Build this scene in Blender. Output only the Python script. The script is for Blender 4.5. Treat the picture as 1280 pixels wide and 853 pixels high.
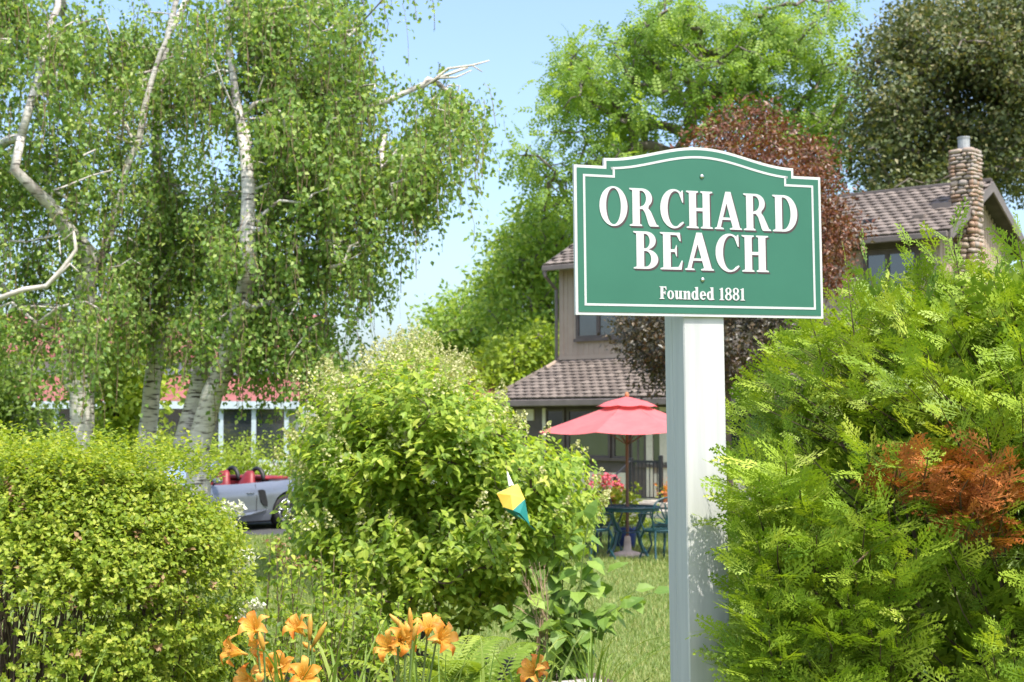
import bpy, math, random
import numpy as np
from mathutils import Vector, Matrix, Euler
from mathutils.geometry import tessellate_polygon

scene = bpy.context.scene
for o in list(bpy.data.objects): bpy.data.objects.remove(o)
COL = scene.collection
R = math.radians

# ------------------------------------------------------------------ camera
CAM_Z = 1.85; FPX = 1778.0; PITCH = math.atan(108.5 / FPX)
cam = bpy.data.cameras.new('camera'); camo = bpy.data.objects.new('camera', cam); COL.objects.link(camo)
camo.location = (0, 0, CAM_Z); camo.rotation_euler = (R(90) + PITCH, 0, 0)
cam.sensor_width = 36; cam.lens = FPX / 1280 * 36; cam.clip_end = 3000; cam.clip_start = 0.05
cam.dof.use_dof = True; cam.dof.focus_distance = 4.8; cam.dof.aperture_fstop = 7.5
scene.camera = camo

# ------------------------------------------------------------------ sky, sun, exposure
SUN_AZ = R(33); SUN_EL = R(61)          # azimuth: degrees to the right of straight behind the camera
SUNV = Vector((math.sin(SUN_AZ) * math.cos(SUN_EL), -math.cos(SUN_AZ) * math.cos(SUN_EL), math.sin(SUN_EL)))
world = bpy.data.worlds.new('World'); scene.world = world; world.use_nodes = True
wn = world.node_tree; bg = wn.nodes['Background']
sky = wn.nodes.new('ShaderNodeTexSky'); sky.sky_type = 'NISHITA'; sky.sun_disc = False
sky.sun_elevation = SUN_EL; sky.sun_rotation = math.pi - SUN_AZ
sky.air_density = 1.0; sky.dust_density = 3.2; sky.ozone_density = 3.2
wn.links.new(sky.outputs[0], bg.inputs[0]); bg.inputs[1].default_value = 0.15
sl = bpy.data.lights.new('sun', 'SUN'); sl.energy = 2.75; sl.angle = R(0.55); sl.color = (1.0, 0.95, 0.86)
so = bpy.data.objects.new('sun', sl); COL.objects.link(so); so.location = (8, -12, 25)
so.rotation_euler = SUNV.to_track_quat('Z', 'Y').to_euler()
scene.view_settings.view_transform = 'Standard'; scene.view_settings.look = 'None'
scene.view_settings.gamma = 1.0; scene.view_settings.exposure = 1.2
scene.view_settings.use_curve_mapping = False

# ------------------------------------------------------------------ pixel -> world
_cp, _sp = math.cos(PITCH), math.sin(PITCH)
def ray(x, y):
    u = (x - 640) / FPX; v = (426.5 - y) / FPX
    return Vector((u, _cp - v * _sp, _sp + v * _cp))
def at(x, y, Y):
    d = ray(x, y); t = Y / d.y
    return Vector((d.x * t, Y, CAM_Z + d.z * t))
def at_np(x, y, Y):
    u = (x - 640) / FPX; v = (426.5 - y) / FPX
    dy = _cp - v * _sp; dz = _sp + v * _cp; t = Y / dy
    return np.stack([u * t, Y + 0 * t, CAM_Z + dz * t], -1)

# ------------------------------------------------------------------ materials
MATS = {}
def newmat(name):
    m = bpy.data.materials.new(name); m.use_nodes = True; MATS[name] = m
    return m, m.node_tree, m.node_tree.nodes['Principled BSDF']
def lin(c):
    return tuple(c) + (1.0,)
def noise(nt, scale, detail=4, coord='Object', stretch=None, rough=0.6):
    tc = nt.nodes.new('ShaderNodeTexCoord'); n = nt.nodes.new('ShaderNodeTexNoise')
    n.inputs['Scale'].default_value = scale; n.inputs['Detail'].default_value = detail; n.inputs['Roughness'].default_value = rough
    if stretch:
        mp = nt.nodes.new('ShaderNodeMapping'); mp.inputs['Scale'].default_value = stretch
        nt.links.new(tc.outputs[coord], mp.inputs[0]); nt.links.new(mp.outputs[0], n.inputs[0])
    else: nt.links.new(tc.outputs[coord], n.inputs[0])
    return n.outputs['Fac']
def ramp(nt, fac, stops, interp='LINEAR'):
    r = nt.nodes.new('ShaderNodeValToRGB'); r.color_ramp.interpolation = interp
    while len(r.color_ramp.elements) < len(stops): r.color_ramp.elements.new(0.5)
    for e, (p, c) in zip(r.color_ramp.elements, stops): e.position = p; e.color = lin(c)
    nt.links.new(fac, r.inputs[0]); return r.outputs[0]
def bump(nt, b, fac, dist, strength=0.6):
    n = nt.nodes.new('ShaderNodeBump'); n.inputs['Distance'].default_value = dist; n.inputs['Strength'].default_value = strength
    nt.links.new(fac, n.inputs['Height']); nt.links.new(n.outputs[0], b.inputs['Normal'])
def surf(name, c1, c2, scale=6, rough=0.7, bumpd=0.0, stretch=None, detail=5, metal=0.0, lo=0.35, hi=0.65, spec=0.5):
    m, nt, b = newmat(name)
    f = noise(nt, scale, detail, stretch=stretch)
    nt.links.new(ramp(nt, f, [(lo, c1), (hi, c2)]), b.inputs['Base Color'])
    b.inputs['Roughness'].default_value = rough; b.inputs['Metallic'].default_value = metal
    b.inputs['Specular IOR Level'].default_value = spec
    if bumpd: bump(nt, b, f, bumpd)
    return m
def leafmat(name, stops, trans=0.35, tcol=1.25, rough=0.5, spec=0.35, attr=False, gain=1.6, throat=None):
    """leaf colour varies leaf by leaf; some light passes through"""
    m, nt, b = newmat(name)
    if attr: g = nt.nodes.new('ShaderNodeAttribute'); g.attribute_name = 'rnd'; src = g.outputs['Fac']
    else: g = nt.nodes.new('ShaderNodeNewGeometry'); src = g.outputs['Random Per Island']
    if trans > .16 and gain != 1: stops = [(p, tuple(min(.9, v * gain) for v in c)) for p, c in stops]
    oi = nt.nodes.new('ShaderNodeObjectInfo'); ad = nt.nodes.new('ShaderNodeMath'); ad.operation = 'ADD'; nt.links.new(oi.outputs['Random'], ad.inputs[0]); nt.links.new(src, ad.inputs[1])
    if not attr: fr = nt.nodes.new('ShaderNodeMath'); fr.operation = 'FRACT'; nt.links.new(ad.outputs[0], fr.inputs[0]); src = fr.outputs[0]
    c = ramp(nt, src, stops)
    if throat:
        tc = nt.nodes.new('ShaderNodeTexCoord'); sp = nt.nodes.new('ShaderNodeSeparateXYZ'); nt.links.new(tc.outputs['Object'], sp.inputs[0])
        mr = nt.nodes.new('ShaderNodeMapRange'); mr.inputs[1].default_value = .004; mr.inputs[2].default_value = .05; mr.inputs[3].default_value = 1; mr.inputs[4].default_value = 0; nt.links.new(sp.outputs[0], mr.inputs[0])
        mc = nt.nodes.new('ShaderNodeMix'); mc.data_type = 'RGBA'; nt.links.new(mr.outputs[0], mc.inputs[0]); nt.links.new(c, mc.inputs[6]); mc.inputs[7].default_value = lin(throat); c = mc.outputs[2]
    nt.links.new(c, b.inputs['Base Color']); b.inputs['Roughness'].default_value = rough
    b.inputs['Specular IOR Level'].default_value = spec
    t = nt.nodes.new('ShaderNodeBsdfTranslucent')
    mul = nt.nodes.new('ShaderNodeMix'); mul.data_type = 'RGBA'; mul.blend_type = 'MULTIPLY'; mul.inputs[0].default_value = 1
    nt.links.new(c, mul.inputs[6]); mul.inputs[7].default_value = (tcol * 1.25, tcol * 1.2, tcol * 0.45, 1)
    nt.links.new(mul.outputs[2], t.inputs[0])
    mx = nt.nodes.new('ShaderNodeMixShader'); mx.inputs[0].default_value = trans
    out = nt.nodes['Material Output']
    nt.links.new(b.outputs[0], mx.inputs[1]); nt.links.new(t.outputs[0], mx.inputs[2]); nt.links.new(mx.outputs[0], out.inputs[0])
    return m

surf('soil', (.05, .035, .022), (.11, .075, .05), 9, .95, .03)
surf('white_paint', (.41, .415, .405), (.53, .53, .515), 4, .55, .0015, stretch=(5, 5, .3), detail=8, lo=.25, hi=.6)
surf('sign_white', (.51, .51, .495), (.57, .57, .555), 8, .4)
surf('sign_green', (.022, .122, .074), (.030, .146, .09), 3.0, .42, lo=.25, hi=.75, detail=9)
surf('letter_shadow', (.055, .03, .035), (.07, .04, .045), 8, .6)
surf('steel', (.5, .5, .48), (.62, .62, .6), 30, .35, metal=1.0)
surf('old_wood', (.33, .30, .27), (.52, .48, .43), 5, .85, .006, stretch=(1, 14, 14))
surf('bark_grey', (.10, .08, .065), (.21, .18, .15), 6, .9, .03, stretch=(1, 1, .3))
surf('bark_brown', (.075, .05, .035), (.16, .115, .08), 9, .9, .01, stretch=(1, 1, .3))
surf('twig', (.12, .075, .045), (.2, .14, .085), 20, .85)
surf('dead_wood', (.42, .37, .31), (.62, .57, .5), 14, .85, .003)
surf('green_stem', (.10, .16, .035), (.17, .22, .06), 8, .6)
surf('dry_stalk', (.28, .17, .11), (.46, .32, .22), 25, .85)
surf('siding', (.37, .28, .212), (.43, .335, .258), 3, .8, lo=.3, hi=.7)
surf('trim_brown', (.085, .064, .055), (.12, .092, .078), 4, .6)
surf('fascia', (.135, .11, .098), (.175, .145, .13), 4, .55)
surf('gutter_brown', (.10, .08, .07), (.13, .105, .09), 6, .4)
surf('cream_panel', (.62, .56, .42), (.72, .66, .52), 30, .9, .006)
surf('concrete', (.36, .32, .27), (.5, .45, .38), 7, .9, .004)
surf('roof_deck', (.06, .05, .045), (.09, .075, .07), 5, .9)
surf('mortar', (.17, .145, .12), (.25, .215, .18), 14, .95, .01)
surf('galvanised', (.30, .31, .31), (.42, .43, .43), 12, .6, metal=.3)
surf('black_iron', (.018, .018, .02), (.03, .03, .032), 20, .4)
surf('teal_iron', (.008, .042, .05), (.014, .068, .078), 12, .38)
surf('pole_wood', (.10, .055, .035), (.16, .09, .055), 9, .6, stretch=(1, 1, .2))
surf('red_roof', (.22, .07, .062), (.30, .105, .095), 3, .75)
surf('cottage_white', (.5, .51, .5), (.6, .61, .6), 4, .7)
surf('cottage_trim', (.40, .48, .52), (.5, .58, .62), 4, .6)
surf('asphalt', (.04, .04, .042), (.07, .07, .07), 40, .9, .002)
surf('car_red', (.17, .012, .016), (.25, .02, .025), 10, .5)
surf('rubber', (.012, .012, .012), (.022, .022, .022), 30, .8)
surf('dark_plastic', (.012, .012, .013), (.02, .02, .021), 30, .5)
surf('rim_metal', (.42, .43, .45), (.55, .56, .58), 20, .3, metal=.9)
surf('rust', (.35, .12, .05), (.5, .2, .09), 20, .8)
surf('blue_pot', (.03, .05, .2), (.05, .08, .3), 8, .3)
surf('kite_yellow', (.85, .52, .05), (.92, .6, .08), 6, .6)
surf('kite_teal', (.008, .17, .15), (.012, .22, .19), 6, .6)
surf('kite_cream', (.75, .78, .55), (.82, .84, .62), 6, .6)
m, nt, b = newmat('car_silver'); b.inputs['Base Color'].default_value = (.40, .43, .48, 1); b.inputs['Metallic'].default_value = .5
b.inputs['Roughness'].default_value = .28; b.inputs['Coat Weight'].default_value = .8; b.inputs['Coat Roughness'].default_value = .05
nt.links.new(ramp(nt, noise(nt, 60, 2), [(.3, (.19, .21, .25)), (.7, (.22, .245, .29))]), b.inputs['Base Color'])
m, nt, b = newmat('glass_dark'); b.inputs['Base Color'].default_value = (.02, .025, .03, 1); b.inputs['Roughness'].default_value = .03
b.inputs['Specular IOR Level'].default_value = 1.0; b.inputs['IOR'].default_value = 1.7
nt.links.new(ramp(nt, noise(nt, 3, 2), [(.3, (.02, .024, .03)), (.7, (.035, .04, .05))]), b.inputs['Base Color'])
m, nt, b = newmat('glass_clear'); b.inputs['Base Color'].default_value = (.8, .88, .95, 1); b.inputs['Roughness'].default_value = .02
b.inputs['Transmission Weight'].default_value = .85; b.inputs['IOR'].default_value = 1.1
m, nt, b = newmat('umbrella_red')
f = noise(nt, 5, 4)
c = ramp(nt, f, [(.3, (.70, .155, .17)), (.7, (.76, .195, .205))])
nt.links.new(c, b.inputs['Base Color']); b.inputs['Roughness'].default_value = .85
t = nt.nodes.new('ShaderNodeBsdfTranslucent'); nt.links.new(c, t.inputs[0]); mx = nt.nodes.new('ShaderNodeMixShader'); mx.inputs[0].default_value = .3
nt.links.new(b.outputs[0], mx.inputs[1]); nt.links.new(t.outputs[0], mx.inputs[2]); nt.links.new(mx.outputs[0], nt.nodes['Material Output'].inputs[0])
# birch bark: pale with dark horizontal lenticels and rough scars
m, nt, b = newmat('birch_bark')
f1 = noise(nt, 7, 5, stretch=(.8, .8, 5)); f2 = noise(nt, 1.7, 4)
c1 = ramp(nt, f1, [(.36, (.07, .055, .045)), (.46, (.52, .48, .43)), (.75, (.66, .63, .58))])
c2 = ramp(nt, f2, [(.34, (.28, .24, .2)), (.48, (1, 1, 1))])
mul = nt.nodes.new('ShaderNodeMix'); mul.data_type = 'RGBA'; mul.blend_type = 'MULTIPLY'; mul.inputs[0].default_value = 1
nt.links.new(c1, mul.inputs[6]); nt.links.new(c2, mul.inputs[7]); nt.links.new(mul.outputs[2], b.inputs['Base Color']); b.inputs['Roughness'].default_value = .8
bump(nt, b, f1, .02)
# roof tile: brown with slight variation between tiles
m, nt, b = newmat('roof_tile')
oi = nt.nodes.new('ShaderNodeObjectInfo'); g = nt.nodes.new('ShaderNodeNewGeometry')
ad = nt.nodes.new('ShaderNodeMath'); ad.operation = 'ADD'; nt.links.new(oi.outputs['Random'], ad.inputs[0]); nt.links.new(g.outputs['Random Per Island'], ad.inputs[1])
fr = nt.nodes.new('ShaderNodeMath'); fr.operation = 'FRACT'; nt.links.new(ad.outputs[0], fr.inputs[0])
nt.links.new(ramp(nt, fr.outputs[0], [(0, (.118, .093, .077)), (.5, (.16, .128, .106)), (1, (.21, .17, .142))]), b.inputs['Base Color']); b.inputs['Roughness'].default_value = .8
# chimney stone
m, nt, b = newmat('field_stone')
oi = nt.nodes.new('ShaderNodeObjectInfo')
c = ramp(nt, oi.outputs['Random'], [(0, (.30, .19, .13)), (.25, (.40, .27, .19)), (.5, (.34, .30, .27)), (.75, (.46, .36, .28)), (1, (.25, .21, .19))])
f = noise(nt, 9, 4); mul = nt.nodes.new('ShaderNodeMix'); mul.data_type = 'RGBA'; mul.blend_type = 'MULTIPLY'; mul.inputs[0].default_value = 1
nt.links.new(c, mul.inputs[6]); nt.links.new(ramp(nt, f, [(.3, (.75, .75, .75)), (.7, (1.1, 1.08, 1.05))]), mul.inputs[7])
nt.links.new(mul.outputs[2], b.inputs['Base Color']); b.inputs['Roughness'].default_value = .85
# lawn ground
m, nt, b = newmat('lawn')
f1 = noise(nt, .55, 5); f2 = noise(nt, 16, 5)
c1 = ramp(nt, f1, [(.35, (.135, .19, .045)), (.62, (.185, .225, .062))]); c2 = ramp(nt, f2, [(.3, (.55, .6, .5)), (.7, (1.15, 1.1, 1))])
mul = nt.nodes.new('ShaderNodeMix'); mul.data_type = 'RGBA'; mul.blend_type = 'MULTIPLY'; mul.inputs[0].default_value = 1
nt.links.new(c1, mul.inputs[6]); nt.links.new(c2, mul.inputs[7]); nt.links.new(mul.outputs[2], b.inputs['Base Color']); b.inputs['Roughness'].default_value = .95
bump(nt, b, f2, .03)

leafmat('grass_blade', [(0, (.10, .16, .035)), (.5, (.16, .22, .055)), (.85, (.23, .26, .085)), (1, (.34, .31, .14))], .3, gain=1.3)
leafmat('birch_leaf', [(0, (.05, .09, .022)), (.4, (.08, .13, .03)), (.8, (.115, .16, .04)), (1, (.17, .20, .06))], .42, gain=2.4)
leafmat('walnut_leaf', [(0, (.075, .135, .02)), (.5, (.12, .19, .03)), (1, (.175, .24, .042))], .45, attr=True, gain=1.7)
leafmat('far_leaf', [(0, (.065, .115, .02)), (.5, (.11, .165, .026)), (1, (.16, .20, .038))], .42, gain=2.3)
leafmat('maple_dark', [(0, (.032, .045, .016)), (.5, (.052, .066, .022)), (.85, (.085, .088, .03)), (1, (.13, .11, .045))], .25, rough=.5, spec=.4, gain=2.0)
leafmat('plum_dark', [(0, (.022, .022, .012)), (.5, (.04, .035, .018)), (.8, (.06, .045, .022)), (1, (.09, .06, .03))], .18, rough=.4, spec=.6, gain=1.5)
leafmat('plum_red', [(0, (.09, .03, .014)), (.5, (.16, .05, .02)), (.8, (.24, .095, .035)), (1, (.13, .095, .03))], .3, tcol=1.0, rough=.4, spec=.6, gain=1)
leafmat('spirea_leaf', [(0, (.085, .13, .012)), (.4, (.135, .185, .018)), (.8, (.19, .225, .026)), (1, (.25, .265, .045))], .42, gain=1.8)
leafmat('spirea_faded', [(0, (.20, .11, .06)), (.6, (.30, .18, .09)), (1, (.36, .26, .12))], .2, gain=1)
leafmat('hydrangea_leaf', [(0, (.075, .125, .016)), (.45, (.125, .18, .022)), (.85, (.185, .23, .032)), (1, (.26, .28, .055))], .44, gain=2.05)
leafmat('panicle', [(0, (.36, .38, .13)), (.5, (.50, .50, .22)), (1, (.66, .62, .36))], .3, tcol=.9, gain=1)
leafmat('white_flower', [(0, (.62, .62, .48)), (1, (.8, .8, .7))], .3, tcol=.9, gain=1)
leafmat('cedar_leaf', [(0, (.075, .13, .012)), (.4, (.125, .185, .016)), (.8, (.18, .235, .024)), (1, (.24, .275, .045))], .3, attr=True, gain=1.85)
leafmat('cedar_dead', [(0, (.20, .065, .018)), (.5, (.33, .11, .028)), (1, (.42, .17, .05))], .2, tcol=.9, attr=True, gain=1.3)
leafmat('shrub_leaf', [(0, (.05, .09, .014)), (.5, (.085, .135, .02)), (1, (.13, .18, .03))], .36)
leafmat('big_leaf', [(0, (.06, .11, .02)), (.6, (.095, .15, .03)), (1, (.15, .21, .04))], .35, gain=2.0)
leafmat('fern_leaf', [(0, (.12, .18, .025)), (1, (.22, .27, .05))], .4, attr=True)
leafmat('strap_leaf', [(0, (.08, .14, .02)), (.6, (.13, .19, .03)), (1, (.21, .25, .06))], .35)
leafmat('hedge_leaf', [(0, (.10, .15, .016)), (.5, (.15, .20, .02)), (1, (.20, .24, .03))], .38, gain=1.9)
leafmat('lily_petal', [(0, (.72, .20, .025)), (.5, (.82, .31, .045)), (1, (.88, .43, .10))], .35, tcol=.85, gain=1, throat=(.85, .55, .10))
leafmat('lily_bud', [(0, (.62, .33, .05)), (1, (.75, .45, .1))], .25, tcol=.85, gain=1)
leafmat('pink_bloom', [(0, (.62, .07, .12)), (.6, (.75, .16, .24)), (1, (.8, .3, .38))], .3, tcol=.85, gain=1)
leafmat('orange_bloom', [(0, (.7, .2, .03)), (1, (.8, .3, .06))], .3, tcol=.85, gain=1)

# ------------------------------------------------------------------ object helpers
def tag(o, label=None, cat=None, group=None, kind=None):
    if label: o['label'] = label
    if cat: o['category'] = cat
    if group: o['group'] = group
    if kind: o['kind'] = kind
    return o
def thing(name, label, cat, loc=(0, 0, 0), rz=0, group=None):
    o = bpy.data.objects.new(name, None); COL.objects.link(o); o.location = loc; o.rotation_euler = (0, 0, rz); o.empty_display_size = .1
    return tag(o, label, cat, group)
def base_loc(o):
    v = Vector((0, 0, 0))
    while o is not None: v = v + o.location; o = o.parent
    return v
def link(name, me, mat, parent=None, smooth=False):
    if mat: me.materials.append(MATS[mat])
    if smooth: me.polygons.foreach_set('use_smooth', [True] * len(me.polygons))
    o = bpy.data.objects.new(name, me); COL.objects.link(o); o.parent = parent
    return o
def build(name, V, F, mat, parent=None, world=False, smooth=False):
    """V, F lists -> mesh object. world=True: V are world points and the parents are not rotated"""
    if world and parent is not None:
        p = base_loc(parent); V = [(v[0] - p.x, v[1] - p.y, v[2] - p.z) for v in V]
    me = bpy.data.meshes.new(name); me.from_pydata([tuple(v) for v in V], [], [tuple(f) for f in F]); me.update()
    return link(name, me, mat, parent, smooth)
def build_np(name, V, F, mat, parent=None, smooth=False, world=True, rnd=None):
    """numpy mesh with faces of equal size"""
    V = np.asarray(V, dtype=np.float64)
    if world and parent is not None: V = V - np.array(base_loc(parent))
    F = np.asarray(F, dtype=np.int32); k = F.shape[1]
    me = bpy.data.meshes.new(name)
    me.vertices.add(len(V)); me.vertices.foreach_set('co', V.astype(np.float32).ravel())
    me.loops.add(F.size); me.loops.foreach_set('vertex_index', F.ravel())
    me.polygons.add(len(F)); me.polygons.foreach_set('loop_start', np.arange(0, F.size, k, dtype=np.int32))
    me.polygons.foreach_set('loop_total', np.full(len(F), k, dtype=np.int32))
    me.update(calc_edges=True); me.validate()
    if rnd is not None:
        at_ = me.attributes.new('rnd', 'FLOAT', 'POINT'); at_.data.foreach_set('value', np.asarray(rnd, dtype=np.float32))
    return link(name, me, mat, parent, smooth)
class MB:
    def __init__(s): s.v = []; s.f = []
    def add(s, V, F):
        n = len(s.v); s.v += [tuple(v) for v in V]; s.f += [tuple(i + n for i in f) for f in F]; return s
    def box(s, x0, x1, y0, y1, z0, z1, ch=0):
        if ch:
            V = []; F = []
            for z, i in ((z0, ch), (z0 + ch, 0), (z1 - ch, 0), (z1, ch)):
                V += [(x0 + i + ch, y0 + i, z), (x1 - i - ch, y0 + i, z), (x1 - i, y0 + i + ch, z), (x1 - i, y1 - i - ch, z), (x1 - i - ch, y1 - i, z), (x0 + i + ch, y1 - i, z), (x0 + i, y1 - i - ch, z), (x0 + i, y0 + i + ch, z)]
            F.append(tuple(reversed(range(8)))); F.append(tuple(range(24, 32)))
            for k in range(3):
                for j in range(8): F.append((k * 8 + j, k * 8 + (j + 1) % 8, k * 8 + 8 + (j + 1) % 8, k * 8 + 8 + j))
            return s.add(V, F)
        V = [(x, y, z) for z in (z0, z1) for y in (y0, y1) for x in (x0, x1)]
        return s.add(V, [(0, 2, 3, 1), (4, 5, 7, 6), (0, 1, 5, 4), (1, 3, 7, 5), (3, 2, 6, 7), (2, 0, 4, 6)])
    def tube(s, pts, rad, n=6, cap=True):
        pts = [Vector(p) for p in pts]
        if not hasattr(rad, '__len__'): rad = [rad] * len(pts)
        V = []; F = []; ref = None
        for i, p in enumerate(pts):
            d = (pts[min(i + 1, len(pts) - 1)] - pts[max(i - 1, 0)])
            d = d.normalized() if d.length > 1e-9 else Vector((0, 0, 1))
            if ref is None: ref = d.orthogonal().normalized()
            ref = (ref - d * ref.dot(d)); ref = ref.normalized() if ref.length > 1e-6 else d.orthogonal().normalized()
            w = d.cross(ref)
            for k in range(n):
                a = 2 * math.pi * k / n; V.append(p + (ref * math.cos(a) + w * math.sin(a)) * rad[i])
        for i in range(len(pts) - 1):
            for k in range(n): F.append((i * n + k, i * n + (k + 1) % n, (i + 1) * n + (k + 1) % n, (i + 1) * n + k))
        if cap: F.append(tuple(reversed(range(n)))); F.append(tuple(range((len(pts) - 1) * n, len(pts) * n)))
        return s.add(V, F)
    def lathe(s, prof, n=16, c=(0, 0, 0), axis='z'):
        V = []; F = []
        for r, h in prof:
            for k in range(n):
                a = 2 * math.pi * k / n
                x, y, z = r * math.cos(a), r * math.sin(a), h
                if axis == 'y': x, y, z = x, z, y
                V.append((x + c[0], y + c[1], z + c[2]))
        m_ = len(prof)
        for i in range(m_ - 1):
            for k in range(n): F.append((i * n + k, i * n + (k + 1) % n, (i + 1) * n + (k + 1) % n, (i + 1) * n + k))
        F.append(tuple(reversed(range(n)))); F.append(tuple(range((m_ - 1) * n, m_ * n)))
        return s.add(V, F)
    def plate(s, loops, y0, y1):
        """flat outline (x,z) with holes, standing in the xz plane, from front y0 to back y1"""
        vl = [[Vector((p[0], p[1], 0)) for p in l] for l in loops]
        tris = tessellate_polygon(vl); flat = [p for l in loops for p in l]; n = len(flat)
        V = [(p[0], y0, p[1]) for p in flat] + [(p[0], y1, p[1]) for p in flat]
        F = []
        for t in tris:
            a, b_, c = [Vector((flat[i][0], flat[i][1])) for i in t]
            ccw = (b_ - a).cross(c - a) > 0
            t = t if ccw else tuple(reversed(t))
            F.append(tuple(t)); F.append(tuple(i + n for i in reversed(t)))
        k = 0
        for l in loops:
            m_ = len(l)
            for i in range(m_): F.append((k + i, k + (i + 1) % m_, n + k + (i + 1) % m_, n + k + i))
            k += m_
        return s.add(V, F)
    def build(s, name, mat, parent=None, smooth=False, world=False):
        return build(name, s.v, s.f, mat, parent, world, smooth)
def box_part(name, mat, parent, *a, ch=0): return MB().box(*a, ch=ch).build(name, mat, parent)
def arc(cx, cy, rx, ry, a0, a1, n=14):
    return [(cx + rx * math.cos(R(a0 + (a1 - a0) * i / (n - 1))), cy + ry * math.sin(R(a0 + (a1 - a0) * i / (n - 1)))) for i in range(n)]
def copy_tree(o, parent=None):
    c = o.copy(); COL.objects.link(c); c.parent = parent
    for ch in list(o.children): copy_tree(ch, c)
    return c

# ------------------------------------------------------------------ foliage helpers
def unit(a): return a / np.maximum(np.linalg.norm(a, axis=-1, keepdims=True), 1e-9)
def frames(d, n):
    d = unit(d); y = unit(np.cross(n, d)); z = np.cross(d, y); return d, y, z
def scatter(tv, tf, P, D, N, S):
    """copies of a template (length along x, normal z) at points P, along D, facing N, sized S"""
    X, Y, Z = frames(D, N); S = np.asarray(S).reshape(-1, 1, 1) * np.ones((len(P), 1, 1))
    tv = np.asarray(tv, dtype=float); tf = np.asarray(tf)
    V = P[:, None, :] + S * (tv[None, :, 0:1] * X[:, None, :] + tv[None, :, 1:2] * Y[:, None, :] + tv[None, :, 2:3] * Z[:, None, :])
    F = tf[None] + (np.arange(len(P)) * len(tv))[:, None, None]
    return V.reshape(-1, 3), F.reshape(-1, tf.shape[1])
def join_np(parts):
    V = []; F = []; n = 0
    for v, f in parts: V.append(v); F.append(f + n); n += len(v)
    return np.concatenate(V), np.concatenate(F)
LEAF = ([(0, 0, 0), (.42, .27, .07), (1, 0, -.08), (.42, -.27, .07)], [(0, 1, 2), (0, 2, 3)])
LEAFB = ([(0, 0, 0), (.4, .36, .09), (1, 0, -.1), (.4, -.36, .09)], [(0, 1, 2), (0, 2, 3)])
def _leaf8(w, droop):
    m_ = [(0, 0, 0), (.33, 0, .0), (.68, 0, -.03 - droop * .4), (1, 0, -.1 - droop)]
    l = [(.28, w, .06), (.64, w * .84, .04 - droop * .4)]
    V = m_ + l + [(x, -y, z) for x, y, z in l]
    F = [(0, 1, 4), (1, 5, 4), (1, 2, 5), (2, 3, 5), (0, 6, 1), (1, 6, 7), (1, 7, 2), (2, 7, 3)]
    return V, F
LEAF8 = _leaf8(.235, .05); LEAFBIG = _leaf8(.34, .12)
def _pinnate(n, lw, droop):
    V = []; F = []
    for i in range(n):
        t = .15 + .85 * (i // 2) / max(1, (n - 1) // 2)
        s = 1 if i % 2 else -1
        L = .30 * (1 - .35 * abs(t - .5)); z = -droop * t * t
        if i == n - 1: d = np.array([1, 0, -.4])
        else: d = np.array([.55, s * .85, -.25])
        d = d / np.linalg.norm(d); w = np.array([-d[1], d[0], 0]) * lw
        p = np.array([t, 0, z]); k = len(V)
        V += [p, p + d * L * .5 + w, p + d * L, p + d * L * .5 - w]; F += [(k, k + 1, k + 2), (k, k + 2, k + 3)]
    return V, F
WALNUT = _pinnate(9, .085, .25)
def rand_dirs(rng, n): return unit(rng.normal(size=(n, 3)))
def chains_mesh(pos, par, rad, n=6):
    """tapered tubes along the branches of a skeleton"""
    N = len(pos); kids = [[] for _ in range(N)]
    for i in range(N):
        if par[i] >= 0: kids[par[i]].append(i)
    mb = MB(); starts = [(i, None) for i in range(N) if par[i] < 0]
    while starts:
        i, p = starts.pop(); pts = []; rr = []
        if p is not None: pts.append(pos[p]); rr.append(min(rad[p], rad[i] * 1.25))
        while True:
            pts.append(pos[i]); rr.append(rad[i])
            ks = sorted(kids[i], key=lambda k: -rad[k])
            if not ks: break
            for k in ks[1:]: starts.append((k, i))
            i = ks[0]
        if len(pts) > 1: mb.tube(pts, rr, n if max(rr) > .03 else 4)
    return mb
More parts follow.
